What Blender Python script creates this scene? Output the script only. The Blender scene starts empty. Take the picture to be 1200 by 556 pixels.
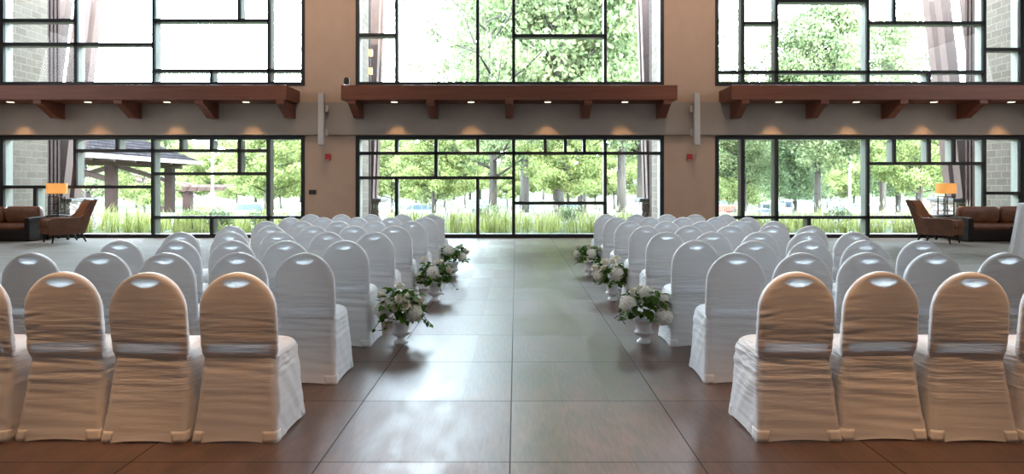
import bpy, bmesh, math, random
from mathutils import Vector, noise, Matrix

scene = bpy.context.scene
COL = scene.collection
PI = math.pi

# ------------------------------------------------------------------ camera
cd = bpy.data.cameras.new('camera')
cam = bpy.data.objects.new('camera', cd)
COL.objects.link(cam)
cam.location = (0, 0, 1.42)
cam.rotation_euler = (PI / 2, 0, 0)
cd.sensor_width = 36.0
cd.lens = 790 / 1200 * 36
cd.shift_x = -4.5 / 1200
cd.shift_y = -60 / 1200
cd.clip_end = 600
scene.camera = cam

# ------------------------------------------------------------------ view, world, sun, large lights
vs = scene.view_settings
scene.display_settings.display_device = 'sRGB'
vs.view_transform = 'Standard'
vs.look = 'None'
vs.gamma = 1.0
vs.use_curve_mapping = False
vs.exposure = 0.62
cy = scene.cycles
cy.use_denoising = True
cy.max_bounces = 8
cy.diffuse_bounces = 5
cy.glossy_bounces = 4
cy.transmission_bounces = 6
cy.transparent_max_bounces = 16
cy.caustics_reflective = False
cy.caustics_refractive = False
cy.sample_clamp_indirect = 6.0

w = bpy.data.worlds.new('sky')
scene.world = w
w.use_nodes = True
bg = w.node_tree.nodes['Background']
bg.inputs[0].default_value = (0.86, 0.93, 1.0, 1)
bg.inputs[1].default_value = 40.0
# bright hazy horizon, deeper sky overhead
wt = w.node_tree
wc = wt.nodes.new('ShaderNodeTexCoord')
wx = wt.nodes.new('ShaderNodeSeparateXYZ')
wr_ = wt.nodes.new('ShaderNodeValToRGB')
wt.links.new(wc.outputs['Generated'], wx.inputs[0])
wt.links.new(wx.outputs[2], wr_.inputs[0])
wr_.color_ramp.elements[0].position = 0.30
wr_.color_ramp.elements[0].color = (0.74, 0.86, 1.0, 1)
wr_.color_ramp.elements[1].position = 0.75
wr_.color_ramp.elements[1].color = (0.09, 0.125, 0.18, 1)
wt.links.new(wr_.outputs[0], bg.inputs[0])


def lamp(name, kind, loc, aim, power, color, **kw):
    l = bpy.data.lights.new(name, kind)
    l.energy = power
    l.color = color
    for k, v in kw.items():
        setattr(l, k, v)
    o = bpy.data.objects.new(name, l)
    COL.objects.link(o)
    o.location = loc
    d = Vector(aim) - Vector(loc)
    o.rotation_euler = d.to_track_quat('-Z', 'Y').to_euler()
    return o


lamp('sun', 'SUN', (20, -40, 60), (0, 30, 0), 10.0, (1.0, 0.96, 0.86), angle=0.02)
# added area fills without fixtures: high at the rear, both sides and overhead
lamp('rear_fill', 'AREA', (0, 2.6, 6.4), (0, 12, 0.6), 62, (1.0, 0.92, 0.95), shape='RECTANGLE', size=22, size_y=3.2)  # added fill for the chair backs beyond the nearest row
for sx_ in (-1, 1):                    # unseen fill added from both sides; the side walls are solid
    lamp('side_fill', 'AREA', (sx_ * 15.3, 9.5, 4.4), (0, 9.5, 0.8), 370, (0.93, 0.94, 1.0), shape='RECTANGLE', size=12, size_y=4)
lamp('overhead_fill', 'AREA', (0, 9, 8.3), (0, 9, 0), 70, (1.0, 0.93, 0.86), shape='RECTANGLE', size=24, size_y=12)  # added overhead fill to lift the whole hall
# recessed warm downlights above the last rows
for k, x in enumerate((-3.6, -2.2, -0.8, 0.8, 2.2, 3.6)):
    lamp('downlight_lamp', 'SPOT', (x, 3.05, 3.4), (x, 3.1, 0), 74, (1.0, 0.53, 0.25),
         spot_size=math.radians(64), spot_blend=0.35, shadow_soft_size=0.12)
# warm wall washers high in the hall towards the two columns
for x in (-5.06, 4.73):
    lamp('column_washer', 'SPOT', (x, 14.6, 8.2), (x, 18.4, 4.6), 300, (1.0, 0.76, 0.60),
         spot_size=math.radians(75), spot_blend=0.8, shadow_soft_size=0.3)
for (x, z, sx, sy) in [(-9.93, 1.4, 8.4, 2.7), (-0.17, 1.4, 8.4, 2.7), (9.63, 1.4, 8.4, 2.7),
                       (-9.93, 5.9, 8.4, 3.4), (-0.17, 5.9, 8.4, 3.4), (9.63, 5.9, 8.4, 3.4)]:
    p = lamp('window_portal', 'AREA', (x, 18.75, z), (x, 0, z), 1, (1, 1, 1), shape='RECTANGLE', size=sx, size_y=sy)
    p.data.cycles.is_portal = True


# ------------------------------------------------------------------ mesh helpers
class MB:
    def __init__(s):
        s.v = []
        s.f = []

    def add(s, vs, fs):
        n = len(s.v)
        s.v += [tuple(p) for p in vs]
        s.f += [tuple(i + n for i in f) for f in fs]
        return s

    def box(s, x0, x1, y0, y1, z0, z1, M=None):
        vs = [Vector((x, y, z)) for z in (z0, z1) for y in (y0, y1) for x in (x0, x1)]
        if M:
            vs = [M @ p for p in vs]
        return s.add(vs, [(0, 2, 3, 1), (4, 5, 7, 6), (0, 1, 5, 4), (2, 6, 7, 3), (0, 4, 6, 2), (1, 3, 7, 5)])

    def loft(s, rings, cap0=True, cap1=True, closed=True):
        n = len(rings[0])
        vs = [p for r in rings for p in r]
        fs = []
        for i in range(len(rings) - 1):
            for j in range(n if closed else n - 1):
                k = (j + 1) % n
                fs.append((i * n + j, i * n + k, (i + 1) * n + k, (i + 1) * n + j))
        if cap0:
            fs.append(tuple(range(n - 1, -1, -1)))
        if cap1:
            fs.append(tuple((len(rings) - 1) * n + j for j in range(n)))
        return s.add(vs, fs)

    def lathe(s, prof, n=32, cx=0, cy_=0, cz=0, cap0=True, cap1=True):
        return s.loft([[(cx + r * math.cos(2 * PI * j / n), cy_ + r * math.sin(2 * PI * j / n), cz + z) for j in range(n)]
                       for r, z in prof], cap0, cap1)

    def tube(s, pts, rads, n=8, square=False):
        pts = [Vector(p) for p in pts]
        if not isinstance(rads, (list, tuple)):
            rads = [rads] * len(pts)
        rings = []
        ref = None
        for i, p in enumerate(pts):
            d = (pts[min(i + 1, len(pts) - 1)] - pts[max(i - 1, 0)]).normalized()
            if ref is None:
                ref = Vector((1, 0, 0)) if abs(d.x) < 0.8 else Vector((0, 1, 0))
            a = (ref - d * ref.dot(d)).normalized()
            b = d.cross(a)
            ref = a
            if square:
                rings.append([p + (a * c + b * e) * rads[i] for c, e in ((1, 1), (-1, 1), (-1, -1), (1, -1))])
            else:
                rings.append([p + (a * math.cos(2 * PI * j / n) + b * math.sin(2 * PI * j / n)) * rads[i] for j in range(n)])
        return s.loft(rings)

    def prism(s, poly, axis, a0, a1):
        """poly of (u, v) extruded along axis ('x': u=y v=z, 'y': u=x v=z, 'z': u=x v=y)"""
        def P(u, v, a):
            return {'x': (a, u, v), 'y': (u, a, v), 'z': (u, v, a)}[axis]
        return s.loft([[P(u, v, a0) for u, v in poly], [P(u, v, a1) for u, v in poly]])

    def sphere(s, c, r, nu=12, nv=8, sc=(1, 1, 1)):
        rings = []
        for i in range(1, nv):
            t = PI * i / nv
            rings.append([(c[0] + sc[0] * r * math.sin(t) * math.cos(2 * PI * j / nu), c[1] + sc[1] * r * math.sin(t) * math.sin(2 * PI * j / nu),
                           c[2] - sc[2] * r * math.cos(t)) for j in range(nu)])
        return s.loft(rings)

    def build(s, name, mat, parent=None, loc=(0, 0, 0), smooth=False, bevel=0, seg=2, angle=None):
        me = bpy.data.meshes.new(name)
        me.from_pydata(s.v, [], s.f)
        bm = bmesh.new()
        bm.from_mesh(me)
        bmesh.ops.recalc_face_normals(bm, faces=bm.faces)
        bm.to_mesh(me)
        bm.free()
        if smooth:
            me.polygons.foreach_set('use_smooth', [True] * len(me.polygons))
            if angle:
                me.set_sharp_from_angle(angle=math.radians(angle))
        me.update()
        me.materials.append(mat)
        o = bpy.data.objects.new(name, me)
        COL.objects.link(o)
        o.location = loc
        if parent:
            o.parent = parent
        if bevel:
            b = o.modifiers.new('bevel', 'BEVEL')
            b.width = bevel
            b.segments = seg
            b.limit_method = 'ANGLE'
        return o


def tag(o, label, cat, group=None, kind=None):
    o['label'] = label
    o['category'] = cat
    if group:
        o['group'] = group
    if kind:
        o['kind'] = kind
    return o


def thing(name, label, cat, loc=(0, 0, 0), rz=0, group=None):
    o = bpy.data.objects.new(name, None)
    COL.objects.link(o)
    o.empty_display_size = 0.1
    o.location = loc
    o.rotation_euler = (0, 0, rz)
    return tag(o, label, cat, group)


def struct(o):
    o['kind'] = 'structure'
    return o


def dup(root, loc, rz, label=None, group=None, scale=None):
    r = root.copy()
    COL.objects.link(r)
    r.location = loc
    r.rotation_euler = (0, 0, rz)
    if scale:
        r.scale = (scale, scale, scale) if not isinstance(scale, tuple) else scale
    if label:
        r['label'] = label
    if group:
        r['group'] = group
    for ch in list(root.children):
        c = ch.copy()
        COL.objects.link(c)
        c.parent = r
        for g in list(ch.children):
            d = g.copy()
            COL.objects.link(d)
            d.parent = c
    return r


# ------------------------------------------------------------------ material helpers
class NT:
    def __init__(s, name):
        s.m = bpy.data.materials.new(name)
        s.m.use_nodes = True
        s.t = s.m.node_tree
        s.out = s.t.nodes['Material Output']
        s.p = s.t.nodes['Principled BSDF']

    def n(s, typ, **kw):
        nd = s.t.nodes.new(typ)
        for k, v in kw.items():
            if k.startswith('i_'):
                key = k[2:]
                nd.inputs[int(key) if key.isdigit() else key.replace('_', ' ')].default_value = v
            else:
                setattr(nd, k, v)
        return nd

    def l(s, a, b):
        s.t.links.new(a, b)

    def math(s, op, a, b=None, clamp=False):
        nd = s.t.nodes.new('ShaderNodeMath')
        nd.operation = op
        nd.use_clamp = clamp
        for i, x in enumerate((a, b)):
            if x is None:
                continue
            if isinstance(x, (int, float)):
                nd.inputs[i].default_value = x
            else:
                s.l(x, nd.inputs[i])
        return nd.outputs[0]

    def mix(s, fac, a, b, blend='MIX'):
        nd = s.t.nodes.new('ShaderNodeMix')
        nd.data_type = 'RGBA'
        nd.blend_type = blend
        for sock, x in ((nd.inputs[0], fac), (nd.inputs[6], a), (nd.inputs[7], b)):
            if isinstance(x, (int, float)):
                sock.default_value = x
            elif isinstance(x, tuple):
                sock.default_value = x if len(x) == 4 else x + (1,)
            else:
                s.l(x, sock)
        return nd.outputs[2]

    def obj(s):
        return s.n('ShaderNodeTexCoord').outputs['Object']

    def mapping(s, vec, scale=(1, 1, 1), loc=(0, 0, 0), rot=(0, 0, 0)):
        nd = s.n('ShaderNodeMapping')
        nd.inputs['Scale'].default_value = scale
        nd.inputs['Location'].default_value = loc
        nd.inputs['Rotation'].default_value = rot
        s.l(vec, nd.inputs['Vector'])
        return nd.outputs[0]

    def noise(s, vec, scale, detail=3, rough=0.5):
        nd = s.n('ShaderNodeTexNoise', i_Scale=scale, i_Detail=detail, i_Roughness=rough)
        s.l(vec, nd.inputs['Vector'])
        return nd.outputs[0]

    def ramp(s, fac, stops):
        nd = s.n('ShaderNodeValToRGB')
        el = nd.color_ramp.elements
        while len(el) < len(stops):
            el.new(0.5)
        for e, (p, c) in zip(el, stops):
            e.position = p
            e.color = c if len(c) == 4 else tuple(c) + (1,)
        s.l(fac, nd.inputs[0])
        return nd.outputs[0]

    def bump(s, h, strength=0.3, dist=0.01):
        nd = s.n('ShaderNodeBump', i_Strength=strength, i_Distance=dist)
        s.l(h, nd.inputs['Height'])
        s.l(nd.outputs[0], s.p.inputs['Normal'])
        return nd.outputs[0]

    def set(s, base=None, rough=None, metal=None, spec=None, **kw):
        P = s.p.inputs
        if base is not None:
            if isinstance(base, tuple):
                P['Base Color'].default_value = base + (1,) if len(base) == 3 else base
            else:
                s.l(base, P['Base Color'])
        if rough is not None:
            if isinstance(rough, (int, float)):
                P['Roughness'].default_value = rough
            else:
                s.l(rough, P['Roughness'])
        if metal is not None:
            P['Metallic'].default_value = metal
        if spec is not None:
            P['Specular IOR Level'].default_value = spec
        return s


def plain(name, col, rough=0.5, metal=0, spec=0.5, var=0.12, scale=8, bump=0.0, bscale=60):
    t = NT(name)
    o = t.obj()
    nz = t.noise(o, scale, 4)
    lo = tuple(c * (1 - var) for c in col)
    hi = tuple(min(1, c * (1 + var)) for c in col)
    t.set(t.ramp(nz, [(0.3, lo), (0.7, hi)]), rough, metal, spec)
    if bump:
        t.bump(t.noise(o, bscale, 3), bump, 0.01)
    return t.m


def wood(name, c1, c2, rough=0.45, scale=(1.5, 22, 22), bump=0.1, spec=0.2):
    t = NT(name)
    v = t.mapping(t.obj(), scale)
    nz = t.noise(v, 1.6, 5, 0.6)
    t.set(t.ramp(nz, [(0.25, c1), (0.75, c2)]), rough, 0, spec)
    t.bump(nz, bump, 0.005)
    return t.m


# white stretch fabric; pale where nothing stands behind the cloth (hand hole, gap above the seat)
def fabric(name, pad):
    t = NT(name)
    o = t.obj()
    sx = t.n('ShaderNodeSeparateXYZ')
    t.l(o, sx.inputs[0])
    rnd = t.n('ShaderNodeObjectInfo').outputs['Random']
    off = t.n('ShaderNodeCombineXYZ')
    t.l(t.math('MULTIPLY', rnd, 40), off.inputs[0])
    t.l(t.math('MULTIPLY', rnd, 17), off.inputs[2])
    va = t.n('ShaderNodeVectorMath', operation='ADD')
    t.l(o, va.inputs[0])
    t.l(off.outputs[0], va.inputs[1])
    v1 = t.mapping(va.outputs[0], (2.2, 2.2, 26))
    nz = t.noise(v1, 1.5, 3, 0.55)
    weave = t.noise(o, 420, 1)
    h = t.math('ADD', nz, t.math('MULTIPLY', weave, 0.06))
    if pad:
        # stronger folds low on the back where the cover is pulled in
        k = t.math('SUBTRACT', 1.0, t.math('MULTIPLY', t.math('SUBTRACT', sx.outputs[2], 0.44), 3.2), True)
        h = t.math('MULTIPLY', h, t.math('ADD', t.math('MULTIPLY', k, 0.95), 0.13))
    else:
        k = t.math('MULTIPLY', t.math('SUBTRACT', sx.outputs[2], 0.17), 3.6, True)
        h = t.math('MULTIPLY', h, t.math('ADD', t.math('MULTIPLY', k, 0.8), 0.15))
    h = t.math('MULTIPLY', h, t.math('ADD', 0.35, rnd))
    nb = t.bump(h, 0.9, 0.016)
    t.set((0.83, 0.83, 0.84), 0.55, 0, 0.25)
    t.p.inputs['Sheen Weight'].default_value = 0.15
    tr = t.n('ShaderNodeBsdfTranslucent')
    tr.inputs[0].default_value = (0.93, 0.93, 0.95, 1)
    t.l(nb, tr.inputs['Normal'])
    mx = t.n('ShaderNodeMixShader')
    if pad:
        dx = t.math('DIVIDE', sx.outputs[0], 0.088)
        zc = t.math('SUBTRACT', sx.outputs[2], 0.888)
        # flat upper edge, bowed lower edge
        dz = t.math('MAXIMUM', t.math('DIVIDE', zc, 0.020), t.math('DIVIDE', zc, -0.036))
        r2 = t.math('ADD', t.math('POWER', t.math('ABSOLUTE', dx), 1.6), t.math('POWER', dz, 1.5))
        hole = t.math('MULTIPLY', t.math('SUBTRACT', 1.1, r2), 2.2, True)
        a = t.math('MULTIPLY', t.math('SUBTRACT', 0.185, t.math('ABSOLUTE', sx.outputs[0])), 60, True)
        b = t.math('MULTIPLY', t.math('SUBTRACT', 0.034, t.math('ABSOLUTE', t.math('SUBTRACT', sx.outputs[2], 0.512))), 70, True)
        gap = t.math('MULTIPLY', t.math('MULTIPLY', a, b), 0.6)
        msk = t.math('MAXIMUM', hole, gap)
        fac = t.math('MULTIPLY', msk, 0.93)
        t.l(fac, mx.inputs[0])
    else:
        mx.inputs[0].default_value = 0.13
    t.l(t.p.outputs[0], mx.inputs[1])
    t.l(tr.outputs[0], mx.inputs[2])
    last = mx
    if pad:
        # the front layer over the hand hole is stretched sheer
        sheer = t.n('ShaderNodeBsdfTransparent')
        m2 = t.n('ShaderNodeMixShader')
        t.l(t.math('MULTIPLY', t.math('MULTIPLY', hole, t.math('GREATER_THAN', sx.outputs[1], 0.058)), 0.62), m2.inputs[0])
        t.l(mx.outputs[0], m2.inputs[1])
        t.l(sheer.outputs[0], m2.inputs[2])
        last = m2
    t.l(last.outputs[0], t.out.inputs[0])
    return t.m


M = {}
M['cover_back'] = fabric('white_stretch_fabric_back', True)
M['cover'] = fabric('white_stretch_fabric', False)
M['pocket'] = plain('fabric_pocket', (0.83, 0.82, 0.81), 0.6, 0, 0.2, 0.03, 30, 0.1, 300)
M['linen'] = plain('white_linen', (0.86, 0.87, 0.9), 0.7, 0, 0.2, 0.03, 12, 0.15, 200)
M['wall'] = plain('tan_wall_paint', (0.46, 0.325, 0.24), 0.75, 0, 0.25, 0.03, 3, 0.08, 180)
M['band'] = plain('taupe_band_paint', (0.31, 0.262, 0.222), 0.75, 0, 0.25, 0.03, 3, 0.08, 180)
M['ceiling'] = plain('ceiling_paint', (0.62, 0.58, 0.53), 0.8, 0, 0.2, 0.03, 3)
M['side_wall'] = plain('side_wall_paint', (0.55, 0.48, 0.42), 0.8, 0, 0.2, 0.03, 3)
M['beam'] = wood('red_brown_timber', (0.13, 0.045, 0.028), (0.20, 0.075, 0.045), 0.42, (0.6, 14, 14))
M['beam_pale'] = wood('weathered_timber', (0.06, 0.037, 0.03), (0.095, 0.062, 0.05), 0.7, (10, 10, 0.6))
M['post'] = wood('brown_timber_boards', (0.018, 0.008, 0.006), (0.04, 0.019, 0.014), 0.7, (12, 12, 0.3))
M['cap'] = plain('dark_bronze_mullion', (0.016, 0.017, 0.019), 0.55, 0, 0.35, 0.1)
M['fin'] = plain('pale_aluminium_mullion', (0.23, 0.225, 0.185), 0.5, 0.0, 0.5, 0.04)
M['black'] = plain('black_plastic', (0.02, 0.02, 0.022), 0.45)
M['red'] = plain('red_plastic', (0.42, 0.02, 0.02), 0.4)
M['white_plastic'] = plain('white_plastic', (0.46, 0.43, 0.40), 0.4, var=0.03)
M['chrome'] = plain('chrome', (0.75, 0.78, 0.82), 0.15, 1.0)
M['leather'] = plain('brown_leather', (0.135, 0.052, 0.024), 0.45, 0, 0.4, 0.25, 6, 0.25, 90)
M['dark_wood'] = wood('dark_stained_wood', (0.010, 0.0075, 0.0065), (0.02, 0.014, 0.012), 0.6)
M['iron'] = plain('black_iron', (0.03, 0.026, 0.024), 0.5, 0.6)
M['ceramic'] = plain('white_ceramic', (0.80, 0.79, 0.79), 0.28, 0, 0.5, 0.02)
M['petal'] = plain('cream_petal', (0.90, 0.85, 0.72), 0.6, 0, 0.2, 0.06, 30)
M['petal_white'] = plain('white_petal', (0.90, 0.87, 0.78), 0.6, 0, 0.2, 0.05, 30)
M['car_tyre'] = plain('black_rubber', (0.03, 0.03, 0.03), 0.8)
M['car_glass'] = plain('tinted_car_glass', (0.10, 0.13, 0.16), 0.1)
for nm, c in (('red', (0.75, 0.05, 0.03)), ('white', (0.8, 0.8, 0.8)), ('blue', (0.08, 0.14, 0.32)), ('silver', (0.45, 0.48, 0.52)), ('black', (0.04, 0.045, 0.05))):
    M['car_' + nm] = plain('car_paint_' + nm, c, 0.3, 0.1, 0.6, 0.03)


def leafmat(name, c1, c2, trans=0.4, scale=1.2):
    t = NT(name)
    nz = t.noise(t.obj(), scale, 3)
    wn = t.n('ShaderNodeNewGeometry').outputs['Random Per Island']
    f = t.math('ADD', t.math('MULTIPLY', nz, 0.6), t.math('MULTIPLY', wn, 0.4))
    col = t.ramp(f, [(0.25, c1), (0.75, c2)])
    t.set(col, 0.6, 0, 0.15)
    tr = t.n('ShaderNodeBsdfTranslucent')
    t.l(col, tr.inputs[0])
    mx = t.n('ShaderNodeMixShader')
    mx.inputs[0].default_value = trans
    t.l(t.p.outputs[0], mx.inputs[1])
    t.l(tr.outputs[0], mx.inputs[2])
    t.l(mx.outputs[0], t.out.inputs[0])
    return t.m


M['leaf_dark'] = leafmat('bouquet_leaf', (0.012, 0.04, 0.006), (0.12, 0.25, 0.025), 0.15, 12)
M['leaf_maple'] = leafmat('bright_maple_leaf', (0.10, 0.14, 0.04), (0.29, 0.32, 0.13), 0.45, 0.5)
M['leaf_oak'] = leafmat('mid_green_leaf', (0.075, 0.115, 0.05), (0.235, 0.265, 0.13), 0.45, 0.5)
M['leaf_pine'] = leafmat('blue_green_needle', (0.06, 0.10, 0.045), (0.165, 0.205, 0.10), 0.35, 0.5)
M['leaf_grass'] = leafmat('yellow_green_grass', (0.14, 0.17, 0.035), (0.36, 0.36, 0.13), 0.45, 0.8)
M['plume'] = leafmat('pale_grass_plume', (0.26, 0.24, 0.16), (0.38, 0.34, 0.25), 0.4, 3)
M['bark'] = wood('grey_bark', (0.03, 0.025, 0.021), (0.075, 0.065, 0.056), 0.9, (6, 6, 0.8), 0.5)

# glass: clear, with a soft mirror
t = NT('window_glass')
fr = t.n('ShaderNodeFresnel', i_IOR=1.3)
tb = t.n('ShaderNodeBsdfTransparent')
tb.inputs[0].default_value = (0.96, 0.985, 0.975, 1)
gb = t.n('ShaderNodeBsdfGlossy', i_Roughness=0.02)
mx = t.n('ShaderNodeMixShader')
t.l(fr.outputs[0], mx.inputs[0])
t.l(tb.outputs[0], mx.inputs[1])
t.l(gb.outputs[0], mx.inputs[2])
t.l(mx.outputs[0], t.out.inputs[0])
M['glass'] = t.m


def glow(name, col, strength):
    t = NT(name)
    t.set(col, 0.6)
    t.p.inputs['Emission Color'].default_value = col + (1,)
    t.p.inputs['Emission Strength'].default_value = strength
    return t.m


M['shade'] = glow('lit_lamp_shade', (0.80, 0.36, 0.09), 0.5)
M['bulb'] = glow('lit_downlight_lens', (1.0, 0.78, 0.5), 2.2)
M['sconce'] = glow('lit_sconce', (1.0, 0.6, 0.2), 1.3)

# wood-look floor panels, laid on a 0.975 x 0.984 m grid
t = NT('floor_panels')
o = t.obj()
sx = t.n('ShaderNodeSeparateXYZ')
t.l(o, sx.inputs[0])
gx = t.math('DIVIDE', t.math('ADD', sx.outputs[0], 0.03 + 0.975 * 40), 0.975)
gy = t.math('DIVIDE', t.math('ADD', sx.outputs[1], -3.462 + 0.984 * 40), 0.984)
fx = t.math('FRACT', gx)
fy = t.math('FRACT', gy)
ex = t.math('MINIMUM', fx, t.math('SUBTRACT', 1.0, fx))
ey = t.math('MINIMUM', fy, t.math('SUBTRACT', 1.0, fy))
edge = t.math('MINIMUM', ex, ey)
seam = t.math('LESS_THAN', edge, 0.0042)
cell = t.n('ShaderNodeCombineXYZ')
t.l(t.math('FLOOR', gx), cell.inputs[0])
t.l(t.math('FLOOR', gy), cell.inputs[1])
wn = t.n('ShaderNodeTexWhiteNoise')
t.l(cell.outputs[0], wn.inputs['Vector'])
pl = t.n('ShaderNodeCombineXYZ')
t.l(t.math('FLOOR', t.math('MULTIPLY', gx, 3.0)), pl.inputs[0])
t.l(t.math('FLOOR', gy), pl.inputs[1])
wp = t.n('ShaderNodeTexWhiteNoise')
t.l(pl.outputs[0], wp.inputs['Vector'])
grain = t.noise(t.mapping(o, (2.5, 1.0, 1), rot=(0, 0, 0.5)), 3.0, 6, 0.65)
fine = t.noise(t.mapping(o, (30, 3, 1), rot=(0, 0, 0.3)), 2.0, 4, 0.6)
f = t.math('ADD', t.math('MULTIPLY', grain, 0.65), t.math('MULTIPLY', fine, 0.35))
c = t.ramp(f, [(0.32, (0.055, 0.030, 0.021)), (0.68, (0.175, 0.105, 0.08))])
br = t.math('ADD', 0.82, t.math('ADD', t.math('MULTIPLY', wn.outputs[0], 0.22), t.math('MULTIPLY', wp.outputs[0], 0.2)))
cm = t.n('ShaderNodeCombineColor')
for i in range(3):
    t.l(br, cm.inputs[i])
c = t.mix(1.0, c, cm.outputs[0], 'MULTIPLY')
c = t.mix(seam, c, (0.02, 0.016, 0.015))
rg = t.math('ADD', 0.17, t.math('ADD', t.math('MULTIPLY', grain, 0.30), t.math('MULTIPLY', wp.outputs[0], 0.12)))
rg = t.math('ADD', rg, t.math('MULTIPLY', seam, 0.4))
t.set(c, rg, 0, 0.5)
hh = t.math('SUBTRACT', t.math('MULTIPLY', f, 0.25), seam)
t.bump(hh, 0.3, 0.005)
M['floor'] = t.m

t = NT('carpet')
o = t.obj()
nz = t.noise(o, 60, 4, 0.7)
n2 = t.noise(t.mapping(o, (1, 3, 1)), 1.2, 3)
f = t.math('ADD', t.math('MULTIPLY', nz, 0.6), t.math('MULTIPLY', n2, 0.4))
t.set(t.ramp(f, [(0.3, (0.20, 0.185, 0.165)), (0.7, (0.36, 0.345, 0.315))]), 0.95, 0, 0.1)
t.bump(nz, 0.5, 0.01)
M['carpet'] = t.m

# split-face concrete block
t = NT('split_face_block')
o = t.obj()
s2 = t.n('ShaderNodeSeparateXYZ')
t.l(o, s2.inputs[0])
cv = t.n('ShaderNodeCombineXYZ')
t.l(t.math('ADD', s2.outputs[0], s2.outputs[1]), cv.inputs[0])
t.l(s2.outputs[2], cv.inputs[1])
bk = t.n('ShaderNodeTexBrick', i_Scale=1.0)
bk.inputs['Color1'].default_value = (0.115, 0.092, 0.068, 1)
bk.inputs['Color2'].default_value = (0.155, 0.125, 0.095, 1)
bk.inputs['Mortar'].default_value = (0.20, 0.172, 0.138, 1)
bk.inputs['Mortar Size'].default_value = 0.011
bk.inputs['Brick Width'].default_value = 0.42
bk.inputs['Row Height'].default_value = 0.205
t.l(cv.outputs[0], bk.inputs['Vector'])
nz = t.noise(o, 22, 4, 0.7)
c = t.mix(0.5, bk.outputs[0], t.ramp(nz, [(0.3, (0.35, 0.34, 0.33)), (0.7, (1, 1, 1))]), 'MULTIPLY')
t.set(c, 0.9, 0, 0.2)
t.bump(t.math('ADD', nz, t.math('MULTIPLY', bk.outputs['Fac'], -0.5)), 0.45, 0.03)
M['block'] = t.m

t = NT('river_stone')
o = t.obj()
vo = t.n('ShaderNodeTexVoronoi', i_Scale=5.0)
t.l(o, vo.inputs['Vector'])
ve = t.n('ShaderNodeTexVoronoi', feature='DISTANCE_TO_EDGE', i_Scale=5.0)
t.l(o, ve.inputs['Vector'])
hs = t.n('ShaderNodeSeparateColor')
t.l(vo.outputs['Color'], hs.inputs[0])
c = t.ramp(hs.outputs[0], [(0.1, (0.22, 0.15, 0.12)), (0.5, (0.36, 0.31, 0.27)), (0.9, (0.52, 0.48, 0.45))])
c = t.mix(t.math('LESS_THAN', ve.outputs[0], 0.05), c, (0.10, 0.09, 0.08))
t.set(c, 0.8)
t.bump(t.math('MINIMUM', ve.outputs[0], 0.25), 0.9, 0.1)
M['stone'] = t.m

t = NT('roof_shingles')
o = t.obj()
s2 = t.n('ShaderNodeSeparateXYZ')
t.l(o, s2.inputs[0])
cv = t.n('ShaderNodeCombineXYZ')
t.l(t.math('ADD', s2.outputs[0], s2.outputs[1]), cv.inputs[0])
t.l(s2.outputs[2], cv.inputs[1])
bk = t.n('ShaderNodeTexBrick', i_Scale=1.0)
bk.inputs['Color1'].default_value = (0.024, 0.021, 0.022, 1)
bk.inputs['Color2'].default_value = (0.040, 0.036, 0.038, 1)
bk.inputs['Mortar'].default_value = (0.008, 0.007, 0.007, 1)
bk.inputs['Mortar Size'].default_value = 0.03
bk.inputs['Brick Width'].default_value = 0.35
bk.inputs['Row Height'].default_value = 0.2
t.l(cv.outputs[0], bk.inputs['Vector'])
t.set(bk.outputs[0], 0.95, 0, 0.0)
M['shingle'] = t.m

t = NT('outdoor_ground')
o = t.obj()
sy = t.n('ShaderNodeSeparateXYZ')
t.l(o, sy.inputs[0])
nz = t.noise(o, 0.35, 5)
grass = t.ramp(t.noise(o, 3, 5), [(0.3, (0.05, 0.07, 0.022)), (0.7, (0.09, 0.105, 0.045))])
asph = t.ramp(t.noise(o, 2, 5), [(0.3, (0.09, 0.088, 0.085)), (0.7, (0.12, 0.117, 0.115))])
yy = t.math('ADD', sy.outputs[1], t.math('MULTIPLY', t.math('SUBTRACT', nz, 0.5), 4))
lot = t.math('MULTIPLY', t.math('GREATER_THAN', yy, 50), t.math('LESS_THAN', yy, 90))
t.set(t.mix(lot, grass, asph), 0.9, 0, 0.2)
M['ground'] = t.m
M['fascia'] = plain('bounce_lightened_fascia', (0.26, 0.21, 0.19), 0.7)  # base colour lightened to stand for ground bounce under the eave
M['paving'] = plain('pale_concrete', (0.13, 0.125, 0.115), 0.85, 0, 0.2, 0.06, 4)

# ------------------------------------------------------------------ room shell
YW = 18.4
struct(MB().box(-5.0, 5.0, -8, 18.62, -0.2, 0).build('floor', M['floor']))
struct(MB().box(-15.6, -5.0, -8, 18.62, -0.2, 0.0).box(5.0, 15.6, -8, 18.62, -0.2, 0.0).build('floor_carpet', M['carpet']))
struct(MB().box(-15.6, 15.6, -8.2, 18.7, 8.6, 8.8).build('ceiling', M['ceiling']))
struct(MB().box(-15.5, 15.5, -8.0, 3.35, 3.55, 3.95).box(-15.5, 15.5, 3.2, 3.35, 3.95, 4.7).build('ceiling_blocker', M['ceiling']))  # unseen slab added to keep the rear fill off the nearest row
struct(MB().box(-15.8, -15.5, -8.2, 18.7, -0.2, 8.6).build('wall_left', M['side_wall']))
struct(MB().box(15.5, 15.8, -8.2, 18.7, -0.2, 8.6).build('wall_right', M['side_wall']))
struct(MB().box(-15.5, 15.5, -8.2, -8.0, -0.2, 8.6).build('wall_rear', M['side_wall']))
wb = MB()
for x0, x1 in ((-15.5, -14.08), (-5.76, -4.37), (4.04, 5.44), (13.86, 15.5)):
    wb.box(x0, x1, YW, YW + 0.3, 0, 8.6)
wb.box(-15.5, 15.5, YW + 0.01, YW + 0.29, 2.79, 4.16)
wb.box(-15.5, 15.5, YW + 0.01, YW + 0.29, 7.75, 8.6)
struct(wb.build('wall_front', M['wall']))
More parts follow.
